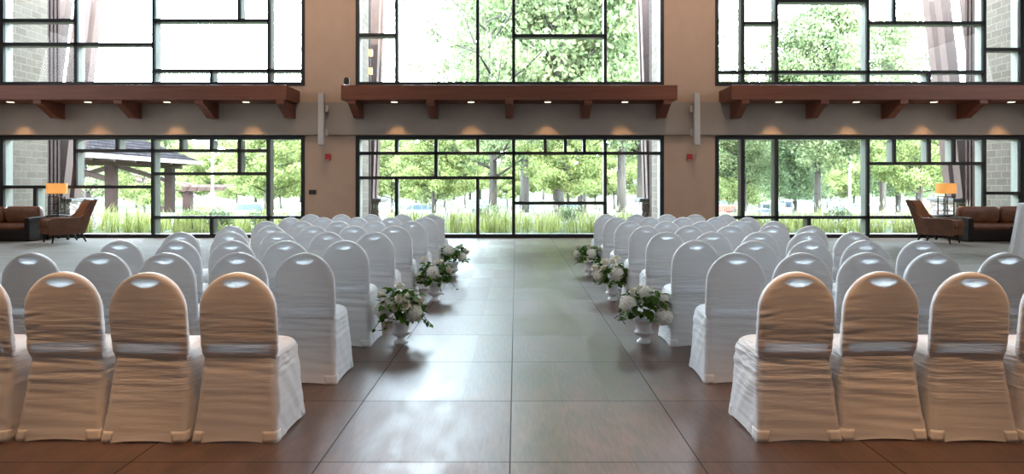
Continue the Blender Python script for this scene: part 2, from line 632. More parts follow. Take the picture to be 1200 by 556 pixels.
struct(MB().box(-15.5, 15.5, YW - 0.16, YW + 0.02, 2.80, 3.69).build('trim_1', M['band'], bevel=0.008))


def window(n, x0, x1, z0, z1, verts, hors):
    """verts: (x, za, zb), hors: (z, xa, xb); dark cap inside, pale aluminium fin behind it, glass in between"""
    root = bpy.data.objects.new('window_%d' % n, None)
    COL.objects.link(root)
    root.location = ((x0 + x1) / 2, YW, z0)
    ox, oz = root.location.x, z0
    struct(root)

    def bar(name, xa, xb, za, zb, w):
        o = MB().box(xa - ox, xb - ox, -0.02, 0.06, za - oz, zb - oz).build(name, M['cap'], root, bevel=0.004)
        MB().box(xa - ox + 0.012, xb - ox - 0.012, 0.06, 0.34, za - oz + 0.012, zb - oz - 0.012).build('fin', M['fin'], o)
    F = 0.10
    fr = MB()
    for a in ((x0, x0 + F, z0, z1), (x1 - F, x1, z0, z1), (x0 + F, x1 - F, z0, z0 + F), (x0 + F, x1 - F, z1 - F, z1)):
        fr.box(a[0] - ox, a[1] - ox, -0.02, 0.06, a[2] - oz, a[3] - oz)
    fo = fr.build('frame', M['cap'], root)
    fb = MB()
    for a in ((x0, x0 + F, z0, z1), (x1 - F, x1, z0, z1), (x0 + F, x1 - F, z0, z0 + F), (x0 + F, x1 - F, z1 - F, z1)):
        fb.box(a[0] - ox, a[1] - ox, 0.06, 0.34, a[2] - oz, a[3] - oz)
    fb.build('fin', M['fin'], fo)
    for x, za, zb in verts:
        bar('mullion', x - 0.043, x + 0.043, max(za, z0 + F), min(zb, z1 - F), 0.1)
    for z, xa, xb in hors:
        bar('transom', max(xa, x0 + F), min(xb, x1 - F), z - 0.043, z + 0.043, 0.1)
    MB().box(x0 + 0.03 - ox, x1 - 0.03 - ox, 0.085, 0.093, z0 + 0.03 - oz, z1 - 0.03 - oz).build('glass', M['glass'], root)


T = 7.75
window(1, -14.08, -5.76, 0, 2.79,
       [(-13.12, 0, 1.39), (-12.03, 1.39, 2.79), (-10.88, 2.38, 2.79), (-9.91, 0, 2.79), (-9.14, 2.38, 2.79), (-8.31, 2.38, 2.79),
        (-7.55, 1.75, 2.79), (-6.76, 0, 2.79), (-8.31, 0, 0.56)],
       [(1.39, -14.08, -9.91), (2.38, -12.03, -6.76), (1.75, -9.91, -6.76), (0.56, -9.91, -5.76)])
window(2, -4.37, 4.04, 0, 2.79,
       [(-3.26, 2.31, 2.79), (-2.18, 1.64, 2.79), (-1.04, 2.31, 2.79), (-0.06, 0, 2.79), (0.80, 2.31, 2.79), (1.35, 2.31, 2.79), (1.87, 2.31, 2.79),
        (2.44, 0, 2.79), (-3.26, 0, 1.64), (-1.04, 0, 1.64)],
       [(2.31, -4.37, 4.04), (1.64, -4.37, -0.06), (0.95, -0.06, 2.44)])
window(3, 5.44, 13.86, 0, 2.79,
       [(6.20, 0, 2.79), (7.12, 0, 2.79), (9.61, 0, 2.79), (10.33, 2.03, 2.79), (11.28, 2.03, 2.79), (11.96, 2.03, 2.79), (12.79, 0, 2.79), (8.01, 0, 0.56)],
       [(2.03, 9.61, 12.79), (1.22, 12.79, 13.86), (0.56, 5.44, 12.79)])
window(4, -14.08, -5.76, 4.16, T,
       [(-12.01, 4.16, T), (-9.89, 4.16, T), (-6.74, 4.16, T), (-7.55, 5.94, T), (-8.31, 4.16, 4.57)],
       [(5.94, -14.08, -12.01), (5.94, -9.89, -6.74), (5.29, -14.08, -9.89), (4.57, -9.89, -5.76)])
window(5, -4.37, 4.04, 4.16, T,
       [(-3.26, 4.16, T), (-1.04, 4.16, T), (-0.06, 4.16, T), (2.44, 4.16, T)],
       [(5.54, -4.37, -3.26), (5.52, -0.06, 2.44)])
window(6, 5.44, 13.86, 4.16, T,
       [(6.20, 4.16, T), (7.12, 4.16, T), (9.61, 4.16, T), (10.33, 5.87, T), (11.28, 4.16, 4.53), (12.79, 4.16, T)],
       [(5.87, 6.20, 7.12), (5.87, 9.61, 12.79), (6.48, 7.12, 9.61), (5.15, 12.79, 13.86), (4.53, 5.44, 12.79)])


# ------------------------------------------------------------------ timber ledges with corbels and downlights
def ledge(label, x0, x1, corb, lights):
    cx = (x0 + x1) / 2
    r = thing('timber_ledge', label, 'ledge', (cx, YW - 0.16, 3.63))
    MB().box(x0 - cx, x1 - cx, -0.95, -0.80, 0, 0.38).build('fascia', M['beam'], r, bevel=0.012)
    sb = MB().box(x0 - cx + 0.01, x1 - cx - 0.01, -0.80, 0.15, 0.012, 0.37)
    sb.build('soffit', M['beam'], r)
    for x in corb:
        MB().prism([(-0.93, 0.0), (-0.93, -0.10), (-0.80, -0.13), (-0.36, -0.36), (-0.30, -0.40), (0.0, -0.40), (0.0, 0.012), (-0.93, 0.012)],
                   'x', x - cx - 0.105, x - cx + 0.105).build('corbel', M['beam'], r, bevel=0.01)
    for x in lights:
        d = MB().lathe([(0.115, 0.0), (0.115, 0.014), (0.085, 0.014)], 24, x - cx, -0.50, -0.006).build('downlight', M['chrome'], r)
        MB().lathe([(0.085, 0.0), (0.08, 0.006)], 24, x - cx, -0.50, -0.010).build('lens', M['bulb'], d)
        l = lamp('ledge_lamp', 'SPOT', (x, YW - 0.16 - 0.46, 3.60), (x, YW - 0.16 - 0.26, 2.6), 62, (1.0, 0.55, 0.22),
                 spot_size=math.radians(62), spot_blend=0.7, shadow_soft_size=0.05)
    return r


ledge('long red-brown timber ledge under the upper left window', -15.5, -5.88,
      (-14.3, -12.3, -10.22, -8.14, -6.06), (-13.3, -11.26, -9.18, -7.1))
ledge('red-brown timber ledge on five corbels under the upper middle window', -4.49, 4.15,
      (-4.22, -2.20, -0.17, 1.86, 3.90), (-3.2, -1.18, 0.84, 2.87))
ledge('long red-brown timber ledge under the upper right window', 5.53, 15.5,
      (5.90, 7.94, 9.98, 12.02, 14.05), (6.92, 8.96, 11.0, 13.04))

# small fittings on the columns
for x, lab in ((-5.19, 'left'), (4.83, 'right')):
    s = 1 if x < 0 else -1
    r = thing('column_speaker', 'slim white column loudspeaker on the %s tan wall column' % lab, 'loudspeaker', (x, YW - 0.16, 3.2))
    MB().box(-0.085, 0.085, -0.30, -0.20, -0.70, 0.70).build('cabinet', M['white_plastic'], r, bevel=0.02)
    MB().box(-0.062, 0.062, -0.306, -0.299, -0.66, 0.66).build('grille', M['white_plastic'], r)
    for z in (-0.34, 0.30):
        b = MB().box(-0.02, 0.02, -0.2, 0.0, z - 0.03, z + 0.03).box(s * 0.02, s * 0.15, -0.16, -0.10, z - 0.09, z + 0.09)
        b.box(-0.06, 0.06, -0.012, 0.0, z - 0.09, z + 0.09).build('bracket', M['white_plastic'], r, bevel=0.005)
    r = thing('fire_alarm', 'small red fire alarm on the %s wall column below the loudspeaker' % lab, 'fire alarm', (x + (0.07 if x < 0 else -0.09), YW, 2.2))
    MB().box(-0.075, 0.075, -0.05, 0, -0.09, 0.09).build('housing', M['red'], r, bevel=0.01)
    MB().box(-0.05, 0.05, -0.062, -0.05, -0.085, -0.065).build('lens', M['white_plastic'], r)
r = thing('wall_plate', 'black rectangular plate low on the left wall column', 'wall plate', (-5.55, YW, 1.25))
MB().box(-0.10, 0.10, -0.02, 0, -0.06, 0.06).build('plate', M['black'], r, bevel=0.008)
for x in (-0.05, 0.05):
    MB().box(x - 0.03, x + 0.03, -0.026, -0.02, -0.035, 0.035).build('rocker', M['black'], r, bevel=0.003)
r = thing('security_camera', 'small dark and chrome device on the left end of the middle ledge', 'camera', (-4.37, YW - 1.0, 4.01))
MB().lathe([(0.09, 0), (0.09, 0.02), (0.07, 0.03), (0.03, 0.04)], 20).build('base', M['chrome'], r, smooth=True, angle=40)
MB().lathe([(0.068, 0.04), (0.072, 0.10), (0.072, 0.16), (0.05, 0.20), (0.02, 0.215)], 20).build('dome', M['black'], r, smooth=True)
MB().box(0.05, 0.085, -0.02, 0.02, 0.03, 0.19).build('arm', M['chrome'], r, bevel=0.005)


# ------------------------------------------------------------------ covered banquet chairs (front faces +Y, towards the windows)
def superring(hx, y0, y1, z, n, rc):
    """rounded rectangle ring, points evenly spread by angle; starts mid right side"""
    cy_ = (y0 + y1) / 2
    hy = (y1 - y0) / 2
    rc = min(rc, hx * 0.999, hy * 0.999)
    per = []
    q = n // 4
    # build by sides: right(+x) going +y, front, left, rear
    pts = []
    def arc(cx, cyc, a0, m):
        for i in range(m):
            a = a0 + (PI / 2) * i / m
            pts.append((cx + rc * math.cos(a), cyc + rc * math.sin(a)))
    def line(x0_, y0_, x1_, y1_, m):
        for i in range(m):
            f = i / m
            pts.append((x0_ + (x1_ - x0_) * f, y0_ + (y1_ - y0_) * f))
    a = 5
    m = q - a
    line(hx, -(hy - rc), hx, hy - rc, m)
    arc(hx - rc, hy - rc, 0, a)
    line(hx - rc, hy, -(hx - rc), hy, m)
    arc(-(hx - rc), hy - rc, PI / 2, a)
    line(-hx, hy - rc, -hx, -(hy - rc), m)
    arc(-(hx - rc), -(hy - rc), PI, a)
    line(-(hx - rc), -hy, hx - rc, -hy, m)
    arc(hx - rc, -(hy - rc), 3 * PI / 2, a)
    return [Vector((p[0], p[1] + cy_, z)) for p in pts]


def nz(x, y, z):
    return noise.noise(Vector((x, y, z)))


def make_chair(seed, square=False):
    random.seed(seed)
    S = seed * 13.7
    wr = random.uniform(0.9, 2.0)          # how creased the cover is
    root = thing('banquet_chair', 'white covered banquet chair', 'chair')
    # backrest: flat slab with a round top
    Z0, ZT = 0.440, 0.937
    W = 0.212
    ZD = 0.725
    rows = []
    zs = [Z0 + (ZD - Z0) * i / 40 for i in range(40)] + [ZD + (ZT - ZD) * math.sin(PI / 2 * i / 26) for i in range(27)]
    N = 72
    for z in zs:
        if square:
            wd = W if z < 0.855 else W * max(0.03, 1 - ((z - 0.855) / (ZT - 0.855)) * 0.97)
        else:
            wd = W if z < ZD else W * math.sqrt(max(0.0004, 1 - ((z - ZD) / (ZT - ZD)) ** 2))
        low = max(0, 1 - (z - Z0) / 0.05)
        wd2 = wd - 0.012 * low + 0.004 * math.sin((z - Z0) * 9)
        th = 0.029 * min(1, (wd / 0.09) ** 0.5) * (1 - 0.55 * low ** 2) + 0.0015
        yc = 0.098 - 0.045 * (z - Z0) / (ZT - Z0) - 0.012 * math.sin(PI * (z - Z0) / (ZT - Z0))
        ring = []
        for j in range(N):
            a = 2 * PI * j / N
            c, s = math.cos(a), math.sin(a)
            x = wd2 * math.copysign(abs(c) ** 0.42, c)
            y = th * math.copysign(abs(s) ** 0.55, s)
            k = min(1, max(0, (0.70 - z) / 0.2))
            e = min(1, abs(x) / W) ** 3
            d = wr * (0.0045 * k * nz(x * 2.5 + S, z * 34 + x * 3, S) + 0.0028 * (0.25 + e) * nz(x * 3 - S, z * 45 + 8 * abs(x), S + 5) + 0.003 * nz(x * 5, z * 6, S))
            y += d * (1 if s < 0 else -1) * min(1, wd / 0.12)
            ring.append(Vector((x, yc + y, z)))
        rows.append(ring)
    MB().loft(rows).build('backrest', M['cover_back'], root, smooth=True)

    # skirt: one taut skirt from seat to floor, hem lifted between the feet
    NS = 112
    ZS = 0.455

    def skirt_ring(t, grow=0.0):
        z = ZS * t
        hx = 0.2385 - 0.030 * t ** 0.8 + grow
        y0 = 0.070 * t ** 0.9 - grow
        y1 = 0.507 - 0.045 * t + grow
        rc = 0.022 + 0.03 * t + grow
        return superring(hx, y0, y1, z, NS, rc)
    rows = []
    nr = 56
    for i in range(nr + 1):
        t = i / nr
        ring = skirt_ring(t)
        hx = 0.2385 - 0.03 * t
        for p in ring:
            if i < 8:
                px = max(0, 1 - (p.x / 0.20) ** 2) if (p.y < 0.06 or p.y > 0.44) else max(0, 1 - ((p.y - 0.25) / 0.22) ** 2)
                p.z += 0.014 * px * (1 - i / 8) ** 1.5
            # slight inward curve of the taut panels
            dx = p.x
            up = min(1, max(0, (p.z - 0.18) / 0.25))
            side = abs(p.x) > hx - 0.004
            f = wr * (0.0022 + 0.005 * up) * nz(p.x * 2.5 + S, p.z * 30 + p.x * 2, S + p.y * (2 if side else 0))
            if side:
                f += 0.008 * nz(p.y * 12 + p.z * 9, p.z * 2.2, S + (9 if p.x > 0 else 0)) - 0.006 * math.sin(PI * t) * max(0, 1 - ((p.y - 0.26) / 0.24) ** 2)
                p.x += math.copysign(f, p.x)
            elif p.y < 0.2:
                p.y -= f - 0.006 * math.sin(PI * t) * max(0, 1 - (p.x / 0.22) ** 2)
            else:
                p.y += f
        rows.append(ring)
    MB().loft(rows, cap0=False, cap1=False).build('skirt', M['cover'], root, smooth=True)

    # seat: puffed cushion on the skirt
    rows = []
    for i in range(22):
        a = PI / 2 * i / 21
        g = math.cos(a)
        z = ZS - 0.012 + 0.071 * math.sin(a)
        k = 0.55 + 0.45 * g ** 0.45 if i < 21 else 0.5
        sh = g ** 0.42
        hx = (0.2085) * max(sh, 0.03)
        y0 = 0.0705 + 0.2 * (1 - sh) + 0.035 * math.sin(a)
        y1 = 0.462 - 0.2 * (1 - sh) + 0.006 * math.sin(a)
        ring = superring(hx, y0, y1, z, NS, 0.052)
        for p in ring:
            p.z += 0.004 * nz(p.x * 9 + S, p.y * 9, S) * math.sin(a)
            d = wr * 0.003 * nz(p.x * 16 + S, p.y * 16, p.z * 20) * (1 - 0.6 * math.sin(a))
            p.x += d
            p.y += d
        rows.append(ring)
    MB().loft(rows, cap0=False).build('seat', M['cover'], root, smooth=True)

    # reinforced pockets over the four feet
    q = NS // 4
    a = 5
    centers = {'fr': q - a + 2, 'fl': 2 * q - a + 2, 'rl': 3 * q - a + 2, 'rr': 4 * q - a + 2}
    for key, cidx in centers.items():
        span = range(cidx - 5, cidx + 6)
        vs = []
        for tt in (0.004, 0.05, 0.1, 0.138):
            r1 = skirt_ring(tt, 0.0030)
            idx = list(span)
            if tt > 0.12:
                pass
            vs.append([r1[k % NS] for k in idx])
        mb = MB().loft(vs, False, False, closed=False)
        po = mb.build('foot_pocket', M['pocket'], root, smooth=True)
        so = po.modifiers.new('thick', 'SOLIDIFY')
        so.thickness = 0.003
    if square:
        # pointed white cloth flap hanging over the top of the back
        vs = []
        fs = []
        n = 12
        A, B, C = Vector((-0.215, 0.028, 0.862)), Vector((0.215, 0.028, 0.862)), Vector((0.04, 0.022, 0.70))
        D = Vector((0.0, 0.045, 0.95))
        for tri in ((A, D, C), (D, B, C)):
            base = len(vs)
            ids = {}
            for i in range(n + 1):
                for j in range(n + 1 - i):
                    u, v = i / n, j / n
                    p = tri[0] * (1 - u - v) + tri[1] * u + tri[2] * v
                    p = p + Vector((0, -0.008 + 0.004 * nz(p.x * 20, 0, p.z * 20), 0))
                    ids[i, j] = len(vs)
                    vs.append(p)
            for i in range(n):
                for j in range(n - i):
                    fs.append((ids[i, j], ids[i + 1, j], ids[i, j + 1]))
                    if j < n - i - 1:
                        fs.append((ids[i + 1, j], ids[i + 1, j + 1], ids[i, j + 1]))
        fl = MB().add(vs, fs).build('cloth_flap', M['linen'], root, smooth=True, angle=30)
        so = fl.modifiers.new('thick', 'SOLIDIFY')
        so.thickness = 0.004
    return root


protos = [make_chair(k) for k in range(1, 6)]
flap_proto = make_chair(9, True)
used = set()
ROWY = [3.727 + 1.1 * k for k in range(8)]
LEFT = [[-1.55, -2.05, -2.55, -3.05], [-1.52, -2.02, -2.53, -3.0, -3.5], [-1.52, -2.03, -2.52, -3.01, -3.51], [-1.49, -1.98, -2.49, -3.0, -3.52],
        [-1.47, -1.97, -2.46, -2.96, -3.45], [-1.43, -1.95, -2.45, -2.95, -3.44], [-1.41, -1.92, -2.45, -2.96, -3.47], [-1.43, -1.94, -2.45, -2.97, -3.49]]
RIGHT = [[1.58, 2.06, 2.55, 3.04], [1.59, 2.07, 2.55, 3.04, 3.54], [1.60, 2.11, 2.61, 3.10, 3.60], [1.58, 2.06, 2.56, 3.07, 3.55],
         [1.59, 2.10, 2.61, 3.10, 3.58], [1.56, 2.08, 2.57, 3.07, 3.55], [1.56, 2.07, 2.58, 3.08, 3.58], [1.55, 2.06, 2.57, 3.06, 3.57]]
ROWN = ['nearest row', 'second row from photo front', 'third row from photo front', 'fourth row from photo front',
        'fourth row from the windows', 'third row from the windows', 'second row from the windows', 'row nearest the windows']
SEATN = ['on the aisle', 'second from aisle', 'third from aisle', 'fourth from aisle', 'fifth from aisle']
rr = random.Random(4)
order = [3, 0, 4, 1, 2]
for side, rows in (('left', LEFT), ('right', RIGHT)):
    for r_, row in enumerate(rows):
        for c_, x in enumerate(row):
            if side == 'left' and r_ == 7 and c_ == 0:
                ch = flap_proto
                ch.location = (x, ROWY[r_], 0)
                ch.rotation_euler = (0, 0, math.radians(-4))
                ch['label'] = 'white covered chair with pointed cloth flap, left aisle seat nearest the windows'
                ch['group'] = 'white covered banquet chairs'
                continue
            k = (order[(c_ + r_ * 2) % 5] + (1 if side == 'right' else 0)) % 5
            lab = 'white covered chair, %s block, %s, %s' % (side, ROWN[r_], SEATN[c_])
            loc = (x + rr.uniform(-.006, .006), ROWY[r_] + rr.uniform(-.02, .02), 0)
            rz = math.radians(rr.uniform(-1.6, 1.6))
            if k not in used:
                used.add(k)
                ch = protos[k]
                ch.location = loc
                ch.rotation_euler = (0, 0, rz)
                ch['label'] = lab
                ch['group'] = 'white covered banquet chairs'
            else:
                dup(protos[k], loc, rz, lab, 'white covered banquet chairs')


# ------------------------------------------------------------------ flower urns
def petal_patch(mb, c, nrm, up, wdt, hgt, cup):
    """small curved petal: 3x3 grid"""
    side = nrm.cross(up).normalized()
    vs = []
    for i in range(4):
        for j in range(3):
            u = (j - 1) * (0.35 + 0.65 * math.sin(PI * min(1, (i + 0.7) / 3.6)))
            v = i / 3
            p = c + side * u * wdt + up * v * hgt + nrm * (cup * (v * v - 0.4 * u * u))
            vs.append(p)
    fs = [(i * 3 + j, i * 3 + j + 1, (i + 1) * 3 + j + 1, (i + 1) * 3 + j) for i in range(3) for j in range(2)]
    mb.add(vs, fs)


def rose(parent, c, d, r, mat):
    d = Vector(d).normalized()
    a = d.orthogonal().normalized()
    b = d.cross(a)
    mb = MB()
    for ring, (n, rad, hh, cup, base) in enumerate(((3, 0.22, 1.1, -0.15, 0.0), (5, 0.5, 1.08, 0.08, -0.05), (6, 0.75, 0.95, 0.28, -0.15), (7, 0.92, 0.75, 0.55, -0.2))):
        for k in range(n):
            an = 2 * PI * k / n + ring * 0.7
            nr = a * math.cos(an) + b * math.sin(an)
            petal_patch(mb, Vector(c) + nr * rad * r * 0.55 + d * base * r, nr, d, r * (0.36 + 0.1 * ring), r * hh, r * cup)
    mb.sphere(Vector(c) + d * 0.25 * r, r * 0.45, 8, 6)
    return mb.build('rose', mat, parent, smooth=True)


def hydrangea(parent, c, r, mat, rnd):
    mb = MB()
    c = Vector(c)
    mb.sphere(c, r * 0.76, 14, 10)
    n = 95
    for k in range(n):
        zz = 1 - 2 * (k + 0.5) / n
        an = k * 2.39996
        s = math.sqrt(1 - zz * zz)
        d = Vector((s * math.cos(an), s * math.sin(an), zz))
        a = d.orthogonal().normalized()
        b = d.cross(a)
        tw = rnd.uniform(0, 6)
        cc = c + d * r * rnd.uniform(0.80, 1.0)
        fr = r * 0.25
        for q in range(4):
            e = a * math.cos(tw + q * PI / 2) + b * math.sin(tw + q * PI / 2)
            e2 = d.cross(e)
            mb.add([cc, cc + e * fr * 0.55 + e2 * fr * 0.5 + d * fr * .15, cc + e * fr * 1.05 + d * fr * 0.05, cc + e * fr * 0.55 - e2 * fr * 0.5 + d * fr * .15], [(0, 1, 2, 3)])
    return mb.build('hydrangea', mat, parent)


def leaves(parent, rnd, n):
    mb = MB()
    for k in range(n):
        an = rnd.uniform(0, 2 * PI)
        el = rnd.uniform(-0.55, 1.2)
        R_ = rnd.uniform(0.09, 0.205)
        c = Vector((math.cos(an) * math.cos(el) * R_, math.sin(an) * math.cos(el) * R_, 0.30 + math.sin(el) * R_ * 0.95))
        d = Vector((math.cos(an), math.sin(an), rnd.uniform(-0.7, 0.7))).normalized()
        up = Vector((rnd.uniform(-.6, .6), rnd.uniform(-.6, .6), 1))
        s = d.cross(up).normalized()
        nrm = s.cross(d)
        L = rnd.uniform(0.05, 0.085)
        wl = L * rnd.uniform(0.30, 0.48)
        pts = []
        for i in range(6):
            v = i / 5
            ww = wl * math.sin(PI * min(1, v * 0.93 + 0.04)) ** 0.8
            mid = c + d * L * v - nrm * L * 0.35 * v * v
            pts += [mid + s * ww + nrm * ww * 0.3, mid, mid - s * ww + nrm * ww * 0.3]
        fs = []
        for i in range(5):
            for j in range(2):
                fs.append((i * 3 + j, i * 3 + j + 1, i * 3 + j + 4, i * 3 + j + 3))
        mb.add(pts, fs)
    # sprigs that hang over the rim
    for k in range(5):
        an = rnd.uniform(0, 2 * PI)
        base = Vector((math.cos(an) * 0.12, math.sin(an) * 0.12, 0.26))
        tip = base + Vector((math.cos(an) * 0.15, math.sin(an) * 0.15, rnd.uniform(-0.14, 0.0)))
        mb.tube([base, (base + tip) / 2 + Vector((0, 0, 0.03)), tip], 0.003, 5)
        for q in range(5):
            p = base.lerp(tip, 0.3 + 0.17 * q) + Vector((0, 0, 0.02 * (1 - q / 5)))
            d = Vector((rnd.uniform(-1, 1), rnd.uniform(-1, 1), rnd.uniform(-.6, .1))).normalized()
            s = d.cross(Vector((0, 0, 1))).normalized()
            mb.add([p, p + d * 0.03 + s * 0.02, p + d * 0.065, p + d * 0.03 - s * 0.02], [(0, 1, 2, 3)])
    return mb.build('foliage', M['leaf_dark'], parent, smooth=True)


def make_urn(seed, label, loc, rz, hyd, ros):
    rnd = random.Random(seed)
    root = thing('flower_urn', label, 'flower arrangement', loc, rz, 'flower urns along the aisle')
    u = MB().lathe([(0.062, 0), (0.064, 0.008), (0.060, 0.018), (0.040, 0.030), (0.034, 0.045), (0.040, 0.056), (0.066, 0.068), (0.082, 0.085),
                    (0.084, 0.098), (0.074, 0.108), (0.068, 0.13), (0.070, 0.165), (0.082, 0.195), (0.092, 0.203), (0.092, 0.209), (0.080, 0.209), (0.07, 0.19)], 40)
    u.build('urn', M['ceramic'], root, smooth=True, angle=50)
    leaves(root, rnd, 190)
    for (x, y, z, r) in hyd:
        hydrangea(root, (x, y, z), r * 0.9, M['petal_white'], rnd)
    for i, (x, y, z, r) in enumerate(ros):
        rose(root, (x, y, z), (x, y, (z - 0.26) * 0.8 + 0.02), r * 1.15, M['petal'])
    return root


# flowers placed as seen from the aisle (camera side is -y)
urn_a = make_urn(1, 'white urn of roses and hydrangeas left of the aisle, nearest the front of the photo', (-1.04, 6.11, 0), 0,
                 [(-0.155, -0.06, 0.30, 0.085), (-0.10, -0.05, 0.375, 0.06), (0.135, -0.10, 0.285, 0.085), (0.09, 0.02, 0.40, 0.075), (0.02, 0.14, 0.32, 0.08)],
                 [(-0.165, -0.05, 0.43, 0.040), (-0.01, -0.02, 0.50, 0.040), (0.01, -0.12, 0.41, 0.040), (-0.03, -0.16, 0.345, 0.046), (0.055, -0.165, 0.365, 0.046), (0.175, -0.04, 0.375, 0.036)])
urn_b = make_urn(2, 'white urn of mixed white flowers left of the aisle, middle of three', (-1.0, 8.35, 0), 0,
                 [(-0.01, -0.13, 0.36, 0.095), (-0.17, -0.04, 0.30, 0.085), (0.10, 0.09, 0.36, 0.08), (-0.06, 0.12, 0.36, 0.07)],
                 [(-0.12, 0.0, 0.50, 0.042), (0.02, 0.0, 0.46, 0.04), (0.165, -0.08, 0.38, 0.042), (0.06, 0.06, 0.46, 0.038)])
urn_c = make_urn(3, 'white urn of flowers left of the aisle, nearest the windows', (-0.99, 10.66, 0), 0,
                 [(-0.06, -0.08, 0.40, 0.10), (0.14, -0.09, 0.31, 0.085), (0.02, 0.12, 0.36, 0.08)],
                 [(0.10, -0.06, 0.44, 0.04), (0.17, 0.0, 0.40, 0.04), (0.21, -0.03, 0.37, 0.036)])
urn_d = make_urn(4, 'white urn of hydrangeas right of the aisle, nearest the front of the photo', (1.16, 6.11, 0), 0,
                 [(-0.155, -0.07, 0.36, 0.09), (0.155, -0.12, 0.26, 0.095), (0.03, 0.0, 0.44, 0.08), (0.165, 0.0, 0.38, 0.085), (-0.05, 0.13, 0.36, 0.08)],
                 [(-0.10, -0.03, 0.46, 0.035), (-0.02, 0.06, 0.47, 0.035)])
urn_e = make_urn(5, 'white urn of roses and hydrangeas right of the aisle, middle of three', (1.20, 8.37, 0), 0,
                 [(0.03, -0.14, 0.34, 0.10), (-0.17, -0.05, 0.31, 0.085), (0.10, 0.06, 0.40, 0.07), (-0.03, 0.12, 0.36, 0.07)],
                 [(-0.10, -0.05, 0.47, 0.045), (-0.01, -0.07, 0.47, 0.042), (0.05, 0.0, 0.51, 0.045), (-0.21, -0.03, 0.40, 0.045), (-0.12, -0.11, 0.40, 0.04)])
urn_f = make_urn(6, 'white urn of flowers right of the aisle, nearest the windows', (1.16, 10.66, 0), 0,
                 [(0.02, -0.13, 0.36, 0.09), (-0.19, -0.03, 0.33, 0.085), (0.0, 0.12, 0.36, 0.08)],
                 [(0.0, -0.02, 0.46, 0.045), (0.14, -0.06, 0.42, 0.045), (-0.15, 0.03, 0.44, 0.038)])


# ------------------------------------------------------------------ lounge furniture
def rounded_box(mb, x0, x1, y0, y1, z0, z1, r=0.05, puff=0.02, n=8):
    """soft cushion"""
    rings = []
    for i in range(n + 1):
        a = -PI / 2 + PI * i / n
        k = math.cos(a)
        ins = r * (1 - k)
        z = (z0 + z1) / 2 + (z1 - z0) / 2 * math.sin(a)
        rings.append(superring((x1 - x0) / 2 - ins, y0 + ins, y1 - ins, z, 40, r))
    cx = (x0 + x1) / 2
    rings = [[(p.x + cx, p.y, p.z) for p in rg] for rg in rings]
    return mb.loft(rings)


def make_armchair(label, loc, rz):
    r = thing('armchair', label, 'armchair', loc, rz, 'brown leather armchairs')
    # faces -Y in its own frame; width along x
    prof = [(-0.44, 0.20), (0.34, 0.21), (0.44, 0.60), (0.62, 1.06), (0.55, 1.08), (0.33, 0.72), (0.22, 0.63), (-0.36, 0.615), (-0.43, 0.59), (-0.45, 0.53)]
    for s in (-1, 1):
        MB().prism(prof, 'x', s * 0.30, s * 0.385).build('side_panel', M['leather'], r, bevel=0.012, seg=3)
    MB().prism([(0.18, 0.40), (0.42, 0.95), (0.50, 1.06), (0.60, 1.06), (0.40, 0.55), (0.33, 0.22), (0.22, 0.22)], 'x', -0.30, 0.30).build('backrest', M['leather'], r, bevel=0.03, seg=3)
    mb = MB()
    rounded_box(mb, -0.295, 0.295, -0.50, 0.28, 0.36, 0.58, 0.06)
    mb.build('seat_cushion', M['leather'], r, smooth=True)
    MB().box(-0.295, 0.295, -0.46, 0.25, 0.22, 0.37).build('seat_base', M['leather'], r, bevel=0.02)
    for s in (-1, 1):
        MB().tube([(s * 0.31, -0.33, 0.22), (s * 0.33, -0.37, 0.0)], [0.03, 0.017], 10).build('leg', M['dark_wood'], r, smooth=True, angle=40)
        MB().tube([(s * 0.31, 0.26, 0.23), (s * 0.33, 0.37, 0.0)], [0.03, 0.017], 10).build('leg', M['dark_wood'], r, smooth=True, angle=40)
    return r


def make_sofa(label, loc, L):
    r = thing('sofa', label, 'sofa', loc, 0, 'leather sofas by the windows')
    h = L / 2
    # dark wooden shell: sides, back and plinth; faces -Y
    for s in (-1, 1):
        MB().prism([(-0.44, 0.02), (-0.30, 0.0), (0.42, 0.0), (0.45, 0.62), (-0.30, 0.62), (-0.46, 0.60)], 'x', s * (h - 0.13), s * h).build('arm', M['dark_wood'], r, bevel=0.025, seg=3)
    MB().box(-h + 0.13, h - 0.13, 0.32, 0.44, 0.0, 0.62).build('back_panel', M['dark_wood'], r, bevel=0.02)
    MB().box(-h + 0.13, h - 0.13, -0.40, 0.32, 0.02, 0.29).build('base', M['dark_wood'], r, bevel=0.02)
    m = (L - 0.26) / 2
    for k in range(2):
        x0 = -h + 0.13 + k * m
        mb = MB()
        rounded_box(mb, x0 + 0.004, x0 + m - 0.004, -0.42, 0.26, 0.29, 0.45, 0.05)
        mb.build('seat_cushion', M['leather'], r, smooth=True)
        mb = MB()
        rounded_box(mb, x0 + 0.004, x0 + m - 0.004, 0.08, 0.33, 0.44, 0.88, 0.07)
        mb.build('back_cushion', M['leather'], r, smooth=True)
    return r


def make_coffee_table(label, loc, L):
    r = thing('coffee_table', label, 'table', loc, 0, 'dark coffee tables')
    MB().box(-L / 2, L / 2, -0.32, 0.32, 0.37, 0.43).build('table_top', M['dark_wood'], r, bevel=0.01)
    for s in (-1, 1):
        MB().box(s * (L / 2 - 0.22) - 0.09, s * (L / 2 - 0.22) + 0.09, -0.22, 0.22, 0, 0.37).build('leg', M['dark_wood'], r, bevel=0.01)
    return r


